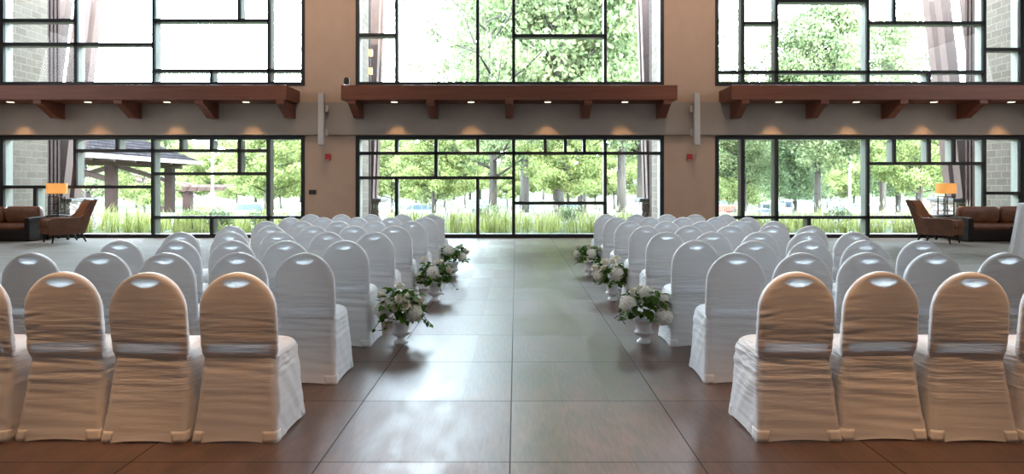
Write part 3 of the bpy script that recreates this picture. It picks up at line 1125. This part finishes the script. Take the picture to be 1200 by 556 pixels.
def make_side_table(label, loc):
    r = thing('side_table', label, 'table', loc, 0, 'dark side tables')
    MB().box(-0.30, 0.30, -0.25, 0.25, 0.60, 0.64).build('table_top', M['dark_wood'], r, bevel=0.008)
    for x in (-0.26, 0.26):
        for y in (-0.21, 0.21):
            MB().box(x - 0.025, x + 0.025, y - 0.025, y + 0.025, 0, 0.60).build('leg', M['dark_wood'], r)
    MB().box(-0.27, 0.27, -0.22, 0.22, 0.16, 0.185).build('shelf', M['dark_wood'], r)
    return r


def make_lamp(label, loc):
    r = thing('table_lamp', label, 'lamp', loc, 0, 'lit table lamps')
    b = MB().box(-0.15, 0.15, -0.15, 0.15, 0, 0.02)
    for x in (-0.13, 0.13):
        for y in (-0.13, 0.13):
            b.box(x - 0.012, x + 0.012, y - 0.012, y + 0.012, 0.02, 0.50)
    for z in (0.12, 0.30, 0.49):
        for s in (-1, 1):
            b.box(-0.14, 0.14, s * 0.13 - 0.01, s * 0.13 + 0.01, z - 0.01, z + 0.01)
            b.box(s * 0.13 - 0.01, s * 0.13 + 0.01, -0.14, 0.14, z - 0.01, z + 0.01)
    b.build('lamp_frame', M['iron'], r)
    MB().tube([(0, 0, 0.02), (0, 0, 0.62)], 0.014, 10).build('stem', M['iron'], r)
    MB().lathe([(0.24, 0.575), (0.24, 0.575 + 0.27)], 40, cap0=False, cap1=False).lathe([(0.235, 0.575), (0.235, 0.845)], 40, cap0=False, cap1=False).build('lamp_shade', M['shade'], r, smooth=True)
    lamp('table_lamp_bulb', 'POINT', (loc[0], loc[1], loc[2] + 0.70), (loc[0], loc[1], 0), 9, (1.0, 0.6, 0.28), shadow_soft_size=0.05)
    return r


make_sofa('brown leather sofa in a dark wooden shell at the left edge', (-13.40, 17.55, 0), 2.1)
make_coffee_table('low dark coffee table in front of the left sofa', (-13.6, 16.35, 0), 1.5)
make_side_table('dark side table between the left sofa and armchair', (-12.05, 17.95, 0))
make_lamp('lit orange drum lamp beside the left brown armchair', (-12.22, 17.95, 0.64))
make_armchair('brown leather armchair facing left beside the left lamp', (-11.40, 17.05, 0), math.radians(-40))
make_sofa('brown leather sofa in a dark wooden shell at the right edge', (12.62, 17.45, 0), 2.4)
make_coffee_table('low dark coffee table in front of the right sofa', (12.95, 16.25, 0), 1.6)
make_side_table('dark side table between the right sofa and armchair', (11.35, 18.0, 0))
make_lamp('lit orange drum lamp beside the right brown armchair', (11.48, 18.0, 0.64))
make_armchair('brown leather armchair facing right beside the right lamp', (10.52, 16.8, 0), math.radians(40))

# tall cocktail table under a white cloth
r = thing('cocktail_table', 'tall table under a white floor-length cloth at the right edge', 'table', (10.30, 13.2, 0))
rings = []
for i in range(25):
    z = 1.07 * (1 - i / 24)
    f = i / 24
    ring = []
    for j in range(96):
        a = 2 * PI * j / 96
        R_ = 0.385 + 0.14 * f ** 1.2 + 0.035 * f ** 0.7 * math.sin(11 * a + 0.6 * math.sin(3 * a)) + 0.012 * f * math.sin(23 * a)
        ring.append((R_ * math.cos(a), R_ * math.sin(a), z))
    rings.append(ring)
top = [[(0.37 * k * math.cos(2 * PI * j / 96), 0.37 * k * math.sin(2 * PI * j / 96), 1.078) for j in range(96)] for k in (0.05, 0.6, 1.0)]
MB().loft(top + rings, cap0=True, cap1=False).build('tablecloth', M['linen'], r, smooth=True, angle=60)
MB().lathe([(0.36, 1.03), (0.36, 1.06)], 40).build('table_top', M['dark_wood'], r)
MB().lathe([(0.27, 0.0), (0.27, 0.02), (0.04, 0.05), (0.035, 1.03)], 24).build('pedestal', M['iron'], r, smooth=True, angle=40)

# ------------------------------------------------------------------ outside: ground, piers, struts
def ground_z(y):
    if y < 35:
        return 0.0
    if y < 62:
        t = (y - 35) / 27
        return -1.7 * t * t * (3 - 2 * t)
    if y < 85:
        return -1.7
    if y < 190:
        t = (y - 85) / 105
        return -1.7 + 7.0 * t * t
    return 5.3


g = MB()
ys = [18.7 + i * 2 for i in range(100)]
xs = [-160 + i * 8 for i in range(41)]
g.add([(x, y, ground_z(y) - 0.03 - (0.0 if y > 19 else 0)) for y in ys for x in xs],
      [(i * 41 + j, i * 41 + j + 1, (i + 1) * 41 + j + 1, (i + 1) * 41 + j) for i in range(99) for j in range(40)])
struct(g.build('ground', M['ground'], smooth=True))
struct(MB().box(-16, 16, 18.71, 19.7, -0.2, -0.012).box(-30, 30, 25.5, 27.5, -0.2, 0.0).build('path', M['paving']))

PIERS = [(-15.6, -14.15, 'far left pier'), (-5.70, -4.45, 'pier behind the left wall column'), (4.10, 5.38, 'pier behind the right wall column'), (13.95, 15.6, 'far right pier')]
for x0, x1, nm in PIERS:
    cx = (x0 + x1) / 2
    struct(MB().box(x0 - cx, x1 - cx, 0.0, 1.62, 0, 8.6).build('wall_pier', M['block'], loc=(cx, 18.75, 0)))
    p = thing('timber_post', 'brown boarded timber post at the end of the %s' % nm, 'post', (cx, 20.72, 0))
    MB().box(x0 - cx + 0.1, x1 - cx - 0.1, -0.3, 0.32, 0, 8.6).build('post_core', M['post'], p)
    for k in range(4):
        for s, xe in ((-1, x0 - cx + 0.1), (1, x1 - cx - 0.1)):
            MB().box(xe - 0.035, xe + 0.035, -0.30 + k * 0.17, -0.20 + k * 0.17, 0.0, 8.6).build('batten', M['post'], p, bevel=0.006)
    b = thing('stone_pedestal', 'low round-stone pedestal outside at the foot of the %s' % nm, 'wall', (cx, 22.0, 0))
    MB().box(x0 - cx - 0.15, x1 - cx + 0.15, -0.83, 0.5, 0, 0.92).build('stonework', M['stone'], b, bevel=0.03)
    MB().box(x0 - cx - 0.22, x1 - cx + 0.22, -0.86, 0.56, 0.92, 1.02).build('coping', M['paving'], b, bevel=0.015)
    s = thing('leaning_strut', 'pale leaning timber struts rising outside the %s' % nm, 'strut', (cx, 22.1, 1.02))
    for xx in (x0 - cx + 0.2, x1 - cx - 0.2):
        MB().tube([(xx, -0.85, 0.0), (xx, 0.32, 6.9)], 0.165, 4, True).build('strut', M['beam_pale'], s)
        MB().tube([(xx, -0.30, 0.0), (xx, 0.95, 6.9)], 0.165, 4, True).build('strut', M['beam_pale'], s)
r = thing('wall_sconce', 'small lit sconces on the post seen at the left of the middle window', 'light', (-4.46, 20.72, 4.85))
for z in (0.0, 0.56):
    MB().box(-0.055, 0.05, -0.06, 0.06, z, z + 0.2).build('lantern', M['sconce'], r, bevel=0.01)


# ------------------------------------------------------------------ entry pavilion and far pergola (left)
r = thing('entry_pavilion', 'timber pavilion with hipped shingle roof outside the left window', 'pavilion', (-26.7, 38.5, 0))
xe0, xe1, ye0, ye1, ze = -5.0, 5.0, -10.0, 8.0, 3.08
rb = MB()
A = [(xe0, ye0, ze), (xe1, ye0, ze), (xe1, ye1, ze), (xe0, ye1, ze)]
rd = [(0, ye0 + 4.5, ze + 2.6), (0, ye1 - 4.5, ze + 2.6)]
rb.add(A + rd, [(0, 1, 4), (1, 2, 5, 4), (2, 3, 5), (3, 0, 4, 5), (3, 2, 1, 0)])
rb.build('roof', M['shingle'], r)
MB().box(xe0 - .08, xe1 + .08, ye0 - .08, ye0, ze - .22, ze + .04).box(xe0 - .08, xe1 + .08, ye1, ye1 + .08, ze - .22, ze + .04).box(xe1, xe1 + .08, ye0, ye1, ze - .22, ze + .04).box(xe0 - .08, xe0, ye0, ye1, ze - .22, ze + .04).build('gutter', M['fascia'], r)
for x in (-3.6, 3.6):
    for y in (-6.5, 0.0, 6.5):
        MB().box(x - 0.25, x + 0.25, y - 0.25, y + 0.25, -0.6, ze - 0.5).build('post', M['post'], r, bevel=0.02)
    MB().box(x - 0.2, x + 0.2, ye0 + .2, ye1 - .2, ze - 0.5, ze - 0.1).build('beam', M['beam_pale'], r)
for y in (-8, -6, -4, -2, 0, 2, 4, 6):
    MB().box(xe0 + 0.1, xe1 - 0.02, y - 0.1, y + 0.1, ze - 0.32, ze - 0.02).build('rafter', M['beam_pale'], r)
for y in (-6.5, 0, 6.5):
    mb = MB()
    for s in (-1, 1):
        mb.tube([(s * 3.6, y, ze - 1.35), (s * 0.2, y, ze - 0.35)], 0.14, 4, True)
    mb.build('truss', M['beam_pale'], r)

r = thing('far_pergola', 'timber pergola with gable trusses beyond the pavilion', 'pergola', (-41, 70, -1.7))
for x in (-5.5, 5.5):
    for y in (-3, 3):
        MB().box(x - .4, x + .4, y - .4, y + .4, 0, 2.9).build('post', M['post'], r)
for y in (-4, -2, 0, 2, 4):
    mb = MB()
    for s in (-1, 1):
        mb.tube([(s * 6.6, y, 2.7), (0, y, 4.9)], 0.2, 4, True)
    mb.build('truss', M['beam_pale'], r)
MB().box(-6.4, 9.5, -3.2, -2.9, 2.6, 3.0).box(-6.4, 9.5, 2.9, 3.2, 2.6, 3.0).build('beam', M['beam_pale'], r)
for k in range(4):
    MB().box(6.5 + k, 6.7 + k, -5.0, 5.0, 3.0, 3.25).build('slat', M['beam_pale'], r)


# ------------------------------------------------------------------ trees
def leaf_cloud(mb, rnd, c, R_, n, size, flat=0.8):
    for _ in range(n):
        while True:
            v = Vector((rnd.uniform(-1, 1), rnd.uniform(-1, 1), rnd.uniform(-1, 1)))
            if v.length <= 1:
                break
        p = Vector(c) + Vector((v.x * R_, v.y * R_, v.z * R_ * flat))
        d = Vector((rnd.gauss(0, 1), rnd.gauss(0, 1), rnd.gauss(0, 0.6))).normalized()
        u = d.orthogonal().normalized()
        u = (u * math.cos(rnd.uniform(0, 6)) + d.cross(u) * math.sin(rnd.uniform(0, 6))).normalized()
        s = d.cross(u)
        L = size * rnd.uniform(0.6, 1.3)
        mb.add([p - u * L * 0.5, p + s * L * 0.33 + u * L * .05, p + u * L * 0.55, p - s * L * 0.33 + u * L * .05], [(0, 1, 2, 3)])


def make_tree(seed, kind, H, label, leafsize, nleaf):
    rnd = random.Random(seed)
    root = thing('tree', label, 'tree')
    tr = MB()
    fo = MB()
    if kind == 'pine':
        tr.tube([(0, 0, -0.5), (0.05, 0, H * 0.5), (0, 0.05, H * 0.97)], [H * 0.020, H * 0.013, H * 0.003], 8)
        lv = 15
        for i in range(lv):
            t = i / (lv - 1)
            z = H * (0.22 + 0.75 * t)
            rad = H * 0.24 * (1 - t) ** 0.8 + 0.25
            nb = 6
            for k in range(nb):
                an = 2 * PI * k / nb + i * 0.9 + rnd.uniform(-.25, .25)
                rl = rad * rnd.uniform(0.7, 1.1)
                tip = Vector((math.cos(an) * rl, math.sin(an) * rl, z - rl * 0.08))
                tr.tube([(0, 0, z), tip], [H * 0.004, 0.01], 5)
                for q in (0.4, 0.7, 1.0):
                    leaf_cloud(fo, rnd, Vector((0, 0, z)).lerp(tip, q), rl * 0.34 + 0.14, max(4, int(nleaf / (lv * nb * 3))), leafsize, 0.5)
    else:
        top = H * (0.9 if kind == 'tall' else 0.8)
        bend = rnd.uniform(-.04, .04) * H
        def axis(t):
            return Vector((bend * t * t, bend * 0.5 * math.sin(t * 3), top * t))
        tr.tube([axis(-0.03)] + [axis(t / 8) for t in range(1, 9)], [H * 0.019] + [H * 0.017 * (1 - t / 9) for t in range(1, 9)], 9)
        lo = {'tall': 0.30, 'round': 0.22, 'sparse': 0.18}[kind]
        nb = {'tall': 30, 'round': 26, 'sparse': 20}[kind]
        wide = {'tall': 0.22, 'round': 0.36, 'sparse': 0.30}[kind]
        dens = nleaf / nb / 4
        for k in range(nb):
            t = lo + (1 - lo) * (k / (nb - 1))
            base = axis(t * 0.95)
            an = k * 2.4 + rnd.uniform(-.4, .4)
            rel = (t - lo) / (1 - lo)
            rl = H * wide * (0.55 + 0.75 * math.sin(PI * (0.18 + 0.75 * rel))) * rnd.uniform(0.6, 1.0)
            tip = base + Vector((math.cos(an) * rl, math.sin(an) * rl, H * 0.16 * rnd.uniform(0.4, 1.2) * (1.2 if kind == 'sparse' else 0.8)))
            mid = base.lerp(tip, 0.5) + Vector((0, 0, -0.02 * H))
            tr.tube([base, mid, tip], [H * 0.007 * (1 - t * 0.5), H * 0.004, H * 0.0012], 6)
            for q in range(4):
                f = 0.45 + 0.2 * q
                c = base.lerp(tip, f) + Vector((rnd.uniform(-1, 1), rnd.uniform(-1, 1), rnd.uniform(-.6, .6))) * H * 0.05
                leaf_cloud(fo, rnd, c, H * rnd.uniform(0.05, 0.085) * (0.8 if kind == 'sparse' else 1.15), int(dens), leafsize, 0.75)
    lm = {'pine': 'leaf_pine', 'tall': 'leaf_oak', 'round': 'leaf_maple', 'sparse': 'leaf_oak'}[kind]
    tr.build('trunk', M['bark'], root, smooth=True)
    fo.build('crown', M[lm], root)
    return root


P_TALL = make_tree(11, 'tall', 16, 'tree', 0.24, 40000)
P_TALL2 = make_tree(12, 'tall', 16, 'tree', 0.24, 40000)
P_ROUND = make_tree(21, 'round', 9, 'tree', 0.21, 16000)
P_ROUND2 = make_tree(22, 'round', 9, 'tree', 0.21, 16000)
P_SPARSE = make_tree(31, 'sparse', 13, 'tree', 0.21, 9000)
P_PINE = make_tree(41, 'pine', 15, 'tree', 0.30, 15000)
usedp = set()


def put(proto, x, y, sc, label, rz, group=None):
    loc = (x, y, ground_z(y) - 0.05)
    if proto.name not in usedp:
        usedp.add(proto.name)
        proto.location = loc
        proto.rotation_euler = (0, 0, rz)
        proto.scale = (sc, sc, sc)
        proto['label'] = label
        if group:
            proto['group'] = group
        return proto
    return dup(proto, loc, rz, label, group, sc)


put(P_SPARSE, -1.2, 35, 1.05, 'thin-leaved tree with visible branches behind the middle window', 0.4)
put(P_TALL, 2.4, 38, 1.2, 'tall dense tree right of centre behind the middle window', 1.0)
put(P_TALL2, 6.9, 44, 1.2, 'tall tree with pale trunk near the right edge of the middle window', 2.2)
put(P_TALL, 4.9, 50, 1.25, 'tall tree behind the dense trees of the middle window', 3.6)
put(P_ROUND, -4.4, 36, 0.62, 'low round tree behind the left half of the middle window', 0)
put(P_ROUND2, -8.4, 46, 0.72, 'round bright tree at the left edge of the middle window', 1.1)
put(P_ROUND, -15.6, 42, 0.80, 'bright round maple at the right end of the lower left window', 2.0)
put(P_ROUND2, -18.2, 50, 0.92, 'bright maple behind the lamp post in the left window', 0.3)
put(P_ROUND, -13.9, 52, 0.90, 'bright maple behind the left wall column', 4.0)
put(P_SPARSE, -37, 58, 0.95, 'slender tree whose tip shows low in the upper left window', 0.9)
put(P_ROUND2, -33, 60, 0.8, 'round green tree seen below the pavilion roof', 2.9)
put(P_TALL2, 0.6, 46, 1.2, 'tall tree behind the thin-leaved tree, right of the middle mullion', 5.0)
put(P_TALL, 9.6, 52, 1.25, 'tall tree behind the right wall column', 1.9)
put(P_ROUND, 2.6, 33, 0.62, 'low leafy tree behind the grasses in the right half of the middle window', 5.1)
put(P_TALL2, 20.6, 46, 0.92, 'broad tall tree rising into the upper right window', 4.2)
put(P_TALL, 27.2, 50, 0.95, 'leafy tall tree beside the leaning struts at the right', 0.9)
put(P_ROUND, -7.0, 58, 0.9, 'bright tree behind the silver car in the middle window', 2.5)
put(P_PINE, 31.5, 100, 1.05, 'pointed conifer at the left edge of the lower right window', 0)
put(P_ROUND2, 22, 66, 0.75, 'young round tree on the lawn behind the red car', 0.8)
put(P_PINE, 24.0, 58, 0.72, 'conifer with layered boughs in the middle of the right window', 1.3)
put(P_TALL, 21.0, 62, 0.82, 'tall leafy tree left of the conifer in the right window', 0.2)
put(P_ROUND, 25.0, 42, 1.0, 'bright broad tree behind the right lamp post', 1.7)
put(P_ROUND2, 21.6, 36, 0.66, 'bright bushy tree behind the right armchair', 3.3)
put(P_PINE, 29.5, 52, 0.72, 'conifer behind the leaning struts at the right', 2.4)
rb_ = random.Random(77)
bgl = 'leafy tree in the woodland beyond the car park'
for k in range(46):
    x = -100 + k * 4.6 + rb_.uniform(-2, 2)
    y = rb_.uniform(98, 125)
    if -12 > x > -85:
        sc = rb_.uniform(0.65, 0.85)
    elif x < 12:
        sc = rb_.uniform(0.75, 0.9)
    else:
        sc = rb_.uniform(0.72, 0.95)
    put((P_TALL, P_TALL2, P_ROUND, P_TALL2, P_ROUND2, P_TALL, P_PINE)[k % 7], x, y, sc * (1.45 if k % 7 in (2, 4) else 1.0), bgl, rb_.uniform(0, 6), 'woodland trees beyond the car park')


for k in range(44):
    x = -84 + k * 3.9 + rb_.uniform(-1.2, 1.2)
    put((P_ROUND, P_ROUND2)[k % 2], x, rb_.uniform(89, 97), rb_.uniform(0.75, 1.1), 'low broad tree along the front edge of the woodland', rb_.uniform(0, 6), 'edge trees in front of the woodland')

# ------------------------------------------------------------------ planting outside the windows
def grass_stuff():
    rnd = random.Random(5)
    mb = MB()
    pl_ = MB()
    for k in range(900):
        x = rnd.uniform(-20, 20)
        y = 19.9 + 4.8 * rnd.random() ** 1.2
        if any(a0 - 0.5 < x < b0 + 0.5 for a0, b0, _ in PIERS) and y < 22.8:
            continue
        left = x < -7
        h = rnd.uniform(0.35, 0.95) * (1.0 if left else 0.85) * (0.7 + 0.5 * (nz(x * 0.5, y * 0.7, 3) + 0.4))
        h = max(0.2, h)
        for b in range(12):
            an = rnd.uniform(0, 2 * PI)
            lean = rnd.uniform(0.1, 0.55) * h
            d = Vector((math.cos(an), math.sin(an), 0))
            s = d.cross(Vector((0, 0, 1))) * 0.011
            p0 = Vector((x + rnd.uniform(-.12, .12), y + rnd.uniform(-.12, .12), -0.03))
            hh = h * rnd.uniform(0.7, 1.15)
            p1 = p0 + d * lean * 0.3 + Vector((0, 0, hh * 0.6))
            p2 = p0 + d * lean + Vector((0, 0, hh))
            mb.add([p0 - s, p0 + s, p1 + s, p1 - s, p2], [(0, 1, 2, 3), (3, 2, 4)])
        if rnd.random() < 0.45 and not left:
            for q in range(5):
                a2 = rnd.uniform(0, 6.28)
                p = Vector((x + rnd.uniform(-.25, .25), y + rnd.uniform(-.25, .25), 0))
                hh = h * rnd.uniform(1.0, 1.45)
                tp = p + Vector((math.cos(a2) * .12, math.sin(a2) * .12, hh))
                lo_ = p.lerp(tp, 0.68)
                s = Vector((math.cos(a2 + 1.57), math.sin(a2 + 1.57), 0)) * 0.028
                md = lo_.lerp(tp, 0.45)
                pl_.add([lo_, md + s, tp, md - s], [(0, 1, 2, 3)])
                pl_.add([p, p + s * .15, lo_ + s * .15, lo_], [(0, 1, 2, 3)])
    o = mb.build('garden_grass', M['leaf_grass'])
    tag(o, 'tall yellow-green grasses planted outside along the windows', 'grass', kind='stuff')
    o = pl_.build('grass_plumes', M['plume'])
    tag(o, 'pale feathery plumes of the grasses outside the middle window', 'grass', kind='stuff')


grass_stuff()


def make_shrub(seed):
    rnd = random.Random(seed)
    root = thing('shrub', 'shrub', 'shrub')
    st = MB()
    fo = MB()
    for k in range(9):
        an = k * 2.4
        tip = Vector((math.cos(an) * 0.35, math.sin(an) * 0.35, rnd.uniform(0.4, 0.75)))
        st.tube([(0, 0, -0.05), tip * 0.5 + Vector((0, 0, .05)), tip], [0.015, 0.01, 0.004], 5)
        leaf_cloud(fo, rnd, tip * 0.85, 0.26, 70, 0.10, 0.9)
    st.build('stem', M['bark'], root)
    fo.build('leaves', M['leaf_oak'], root)
    return root


shr = make_shrub(3)
for k, (x, y, sc, lab) in enumerate([(-10.6, 22.0, 0.8, 'round green shrub outside, just right of the tall grasses at the left window'),
                                     (-9.5, 21.6, 0.85, 'round green shrub outside, middle of three beyond the left window'),
                                     (-8.4, 22.2, 0.8, 'round green shrub outside, nearest the low mullion of the left window'),
                                     (1.9, 24.0, 0.9, 'round green shrub among plumed grasses right of the middle mullion'),
                                     (-1.0, 24.3, 0.9, 'round green shrub among plumed grasses left of the middle mullion'),
                                     (11.2, 23.4, 0.9, 'round green shrub outside behind the right armchair')]):
    loc = (x, y, -0.02)
    if k == 0:
        shr.location = loc
        shr.scale = (sc,) * 3
        shr['label'] = lab
        shr['group'] = 'shrubs outside the windows'
    else:
        dup(shr, loc, k * 1.3, lab, 'shrubs outside the windows', sc)


# ------------------------------------------------------------------ cars and lamp posts in the car park
def make_car(paint, label, loc, rz, suv):
    r = thing('car', label, 'car', loc, rz, 'cars in the car park')
    h1, h2 = (0.98, 1.72) if suv else (0.86, 1.45)
    prof = [(-2.25, 0.35), (-2.3, 0.62), (-2.2, h1 - 0.02), (-1.2, h1 + 0.04), (2.05, h1 + 0.02), (2.28, h1 - 0.12), (2.28, 0.40), (1.9, 0.28), (-1.9, 0.28)]
    MB().prism(prof, 'y', -0.9, 0.9).build('body', M['car_' + paint], r, bevel=0.07, seg=3)
    back = 2.15 if suv else 1.75
    gl = [(-1.2, h1), (-0.45, h2 - 0.06), (back - 0.45, h2 - 0.06), (back, h1)]
    MB().prism(gl, 'y', -0.80, 0.80).build('windows', M['car_glass'], r, bevel=0.05)
    MB().prism([(-0.62, h2 - 0.08), (-0.42, h2), (back - 0.5, h2), (back - 0.32, h2 - 0.08)], 'y', -0.78, 0.78).build('roof', M['car_' + paint], r, bevel=0.03)
    for x in (-1.4, 1.4):
        for s in (-1, 1):
            rings = [[(x + R_ * math.cos(2 * PI * j / 20), s * 0.92 - s * d, 0.33 + R_ * math.sin(2 * PI * j / 20)) for j in range(20)] for R_, d in ((0.2, 0.0), (0.33, 0.02), (0.33, 0.2), (0.2, 0.22))]
            MB().loft(rings).build('wheel', M['car_tyre'], r)
    return r


for paint, px, y, rz, suv, lab in [
    ('red', 22.6, 75, 180, True, 'bright red car at the left edge of the lower right window'),
    ('blue', 25.3, 66, 95, False, 'dark blue car just right of the red car'),
    ('white', 27.5, 66, 100, True, 'white car left of the silver car in the right window'),
    ('silver', 29.8, 67, 92, False, 'silver car in the middle of the car row at right'),
    ('blue', 32.4, 70, 95, True, 'dark blue tall car behind the tree trunk at right'),
    ('white', 31.5, 62, 15, False, 'white car turned sideways left of the right lamp post'),
    ('silver', 36.0, 64, 10, False, 'silver car partly hidden behind the right armchair'),
    ('white', -22.0, 55, 5, False, 'white car behind the pavilion posts at left'),
    ('blue', -21.5, 66, 90, False, 'dark blue car right of the left lamp post'),
    ('silver', -17.5, 66, 95, True, 'silver car behind the bright maples at left'),
    ('blue', -12.6, 66, 95, False, 'dark blue car at the left edge of the middle window'),
    ('silver', -9.5, 64, 10, False, 'silver car behind the low round tree'),
    ('black', -3.6, 68, 95, True, 'black car behind the low round tree, left of the grey trunk'),
    ('silver', 0.9, 66, 90, False, 'silver car right of the grey trunk in the middle window'),
    ('white', 5.2, 70, 0, False, 'white car between the trunks in the right half of the middle window')]:
    make_car(paint, lab, (px, y, ground_z(y) - 0.02), math.radians(rz), suv)

for x, y, hgt, lab in ((29.7, 60, 6.3, 'pale lamp post in the car park behind the right window'), (-25.2, 56, 6.6, 'pale lamp post right of the pavilion roof')):
    r = thing('lamp_post', lab, 'lamp post', (x, y, ground_z(y)))
    MB().tube([(0, 0, 0), (0, 0, hgt)], [0.13, 0.09], 10).build('pole', M['white_plastic'], r, smooth=True, angle=40)
    MB().box(-1.3, 0.15, -0.16, 0.16, hgt - 0.05, hgt + 0.10).build('lamp_head', M['white_plastic'], r, bevel=0.02)
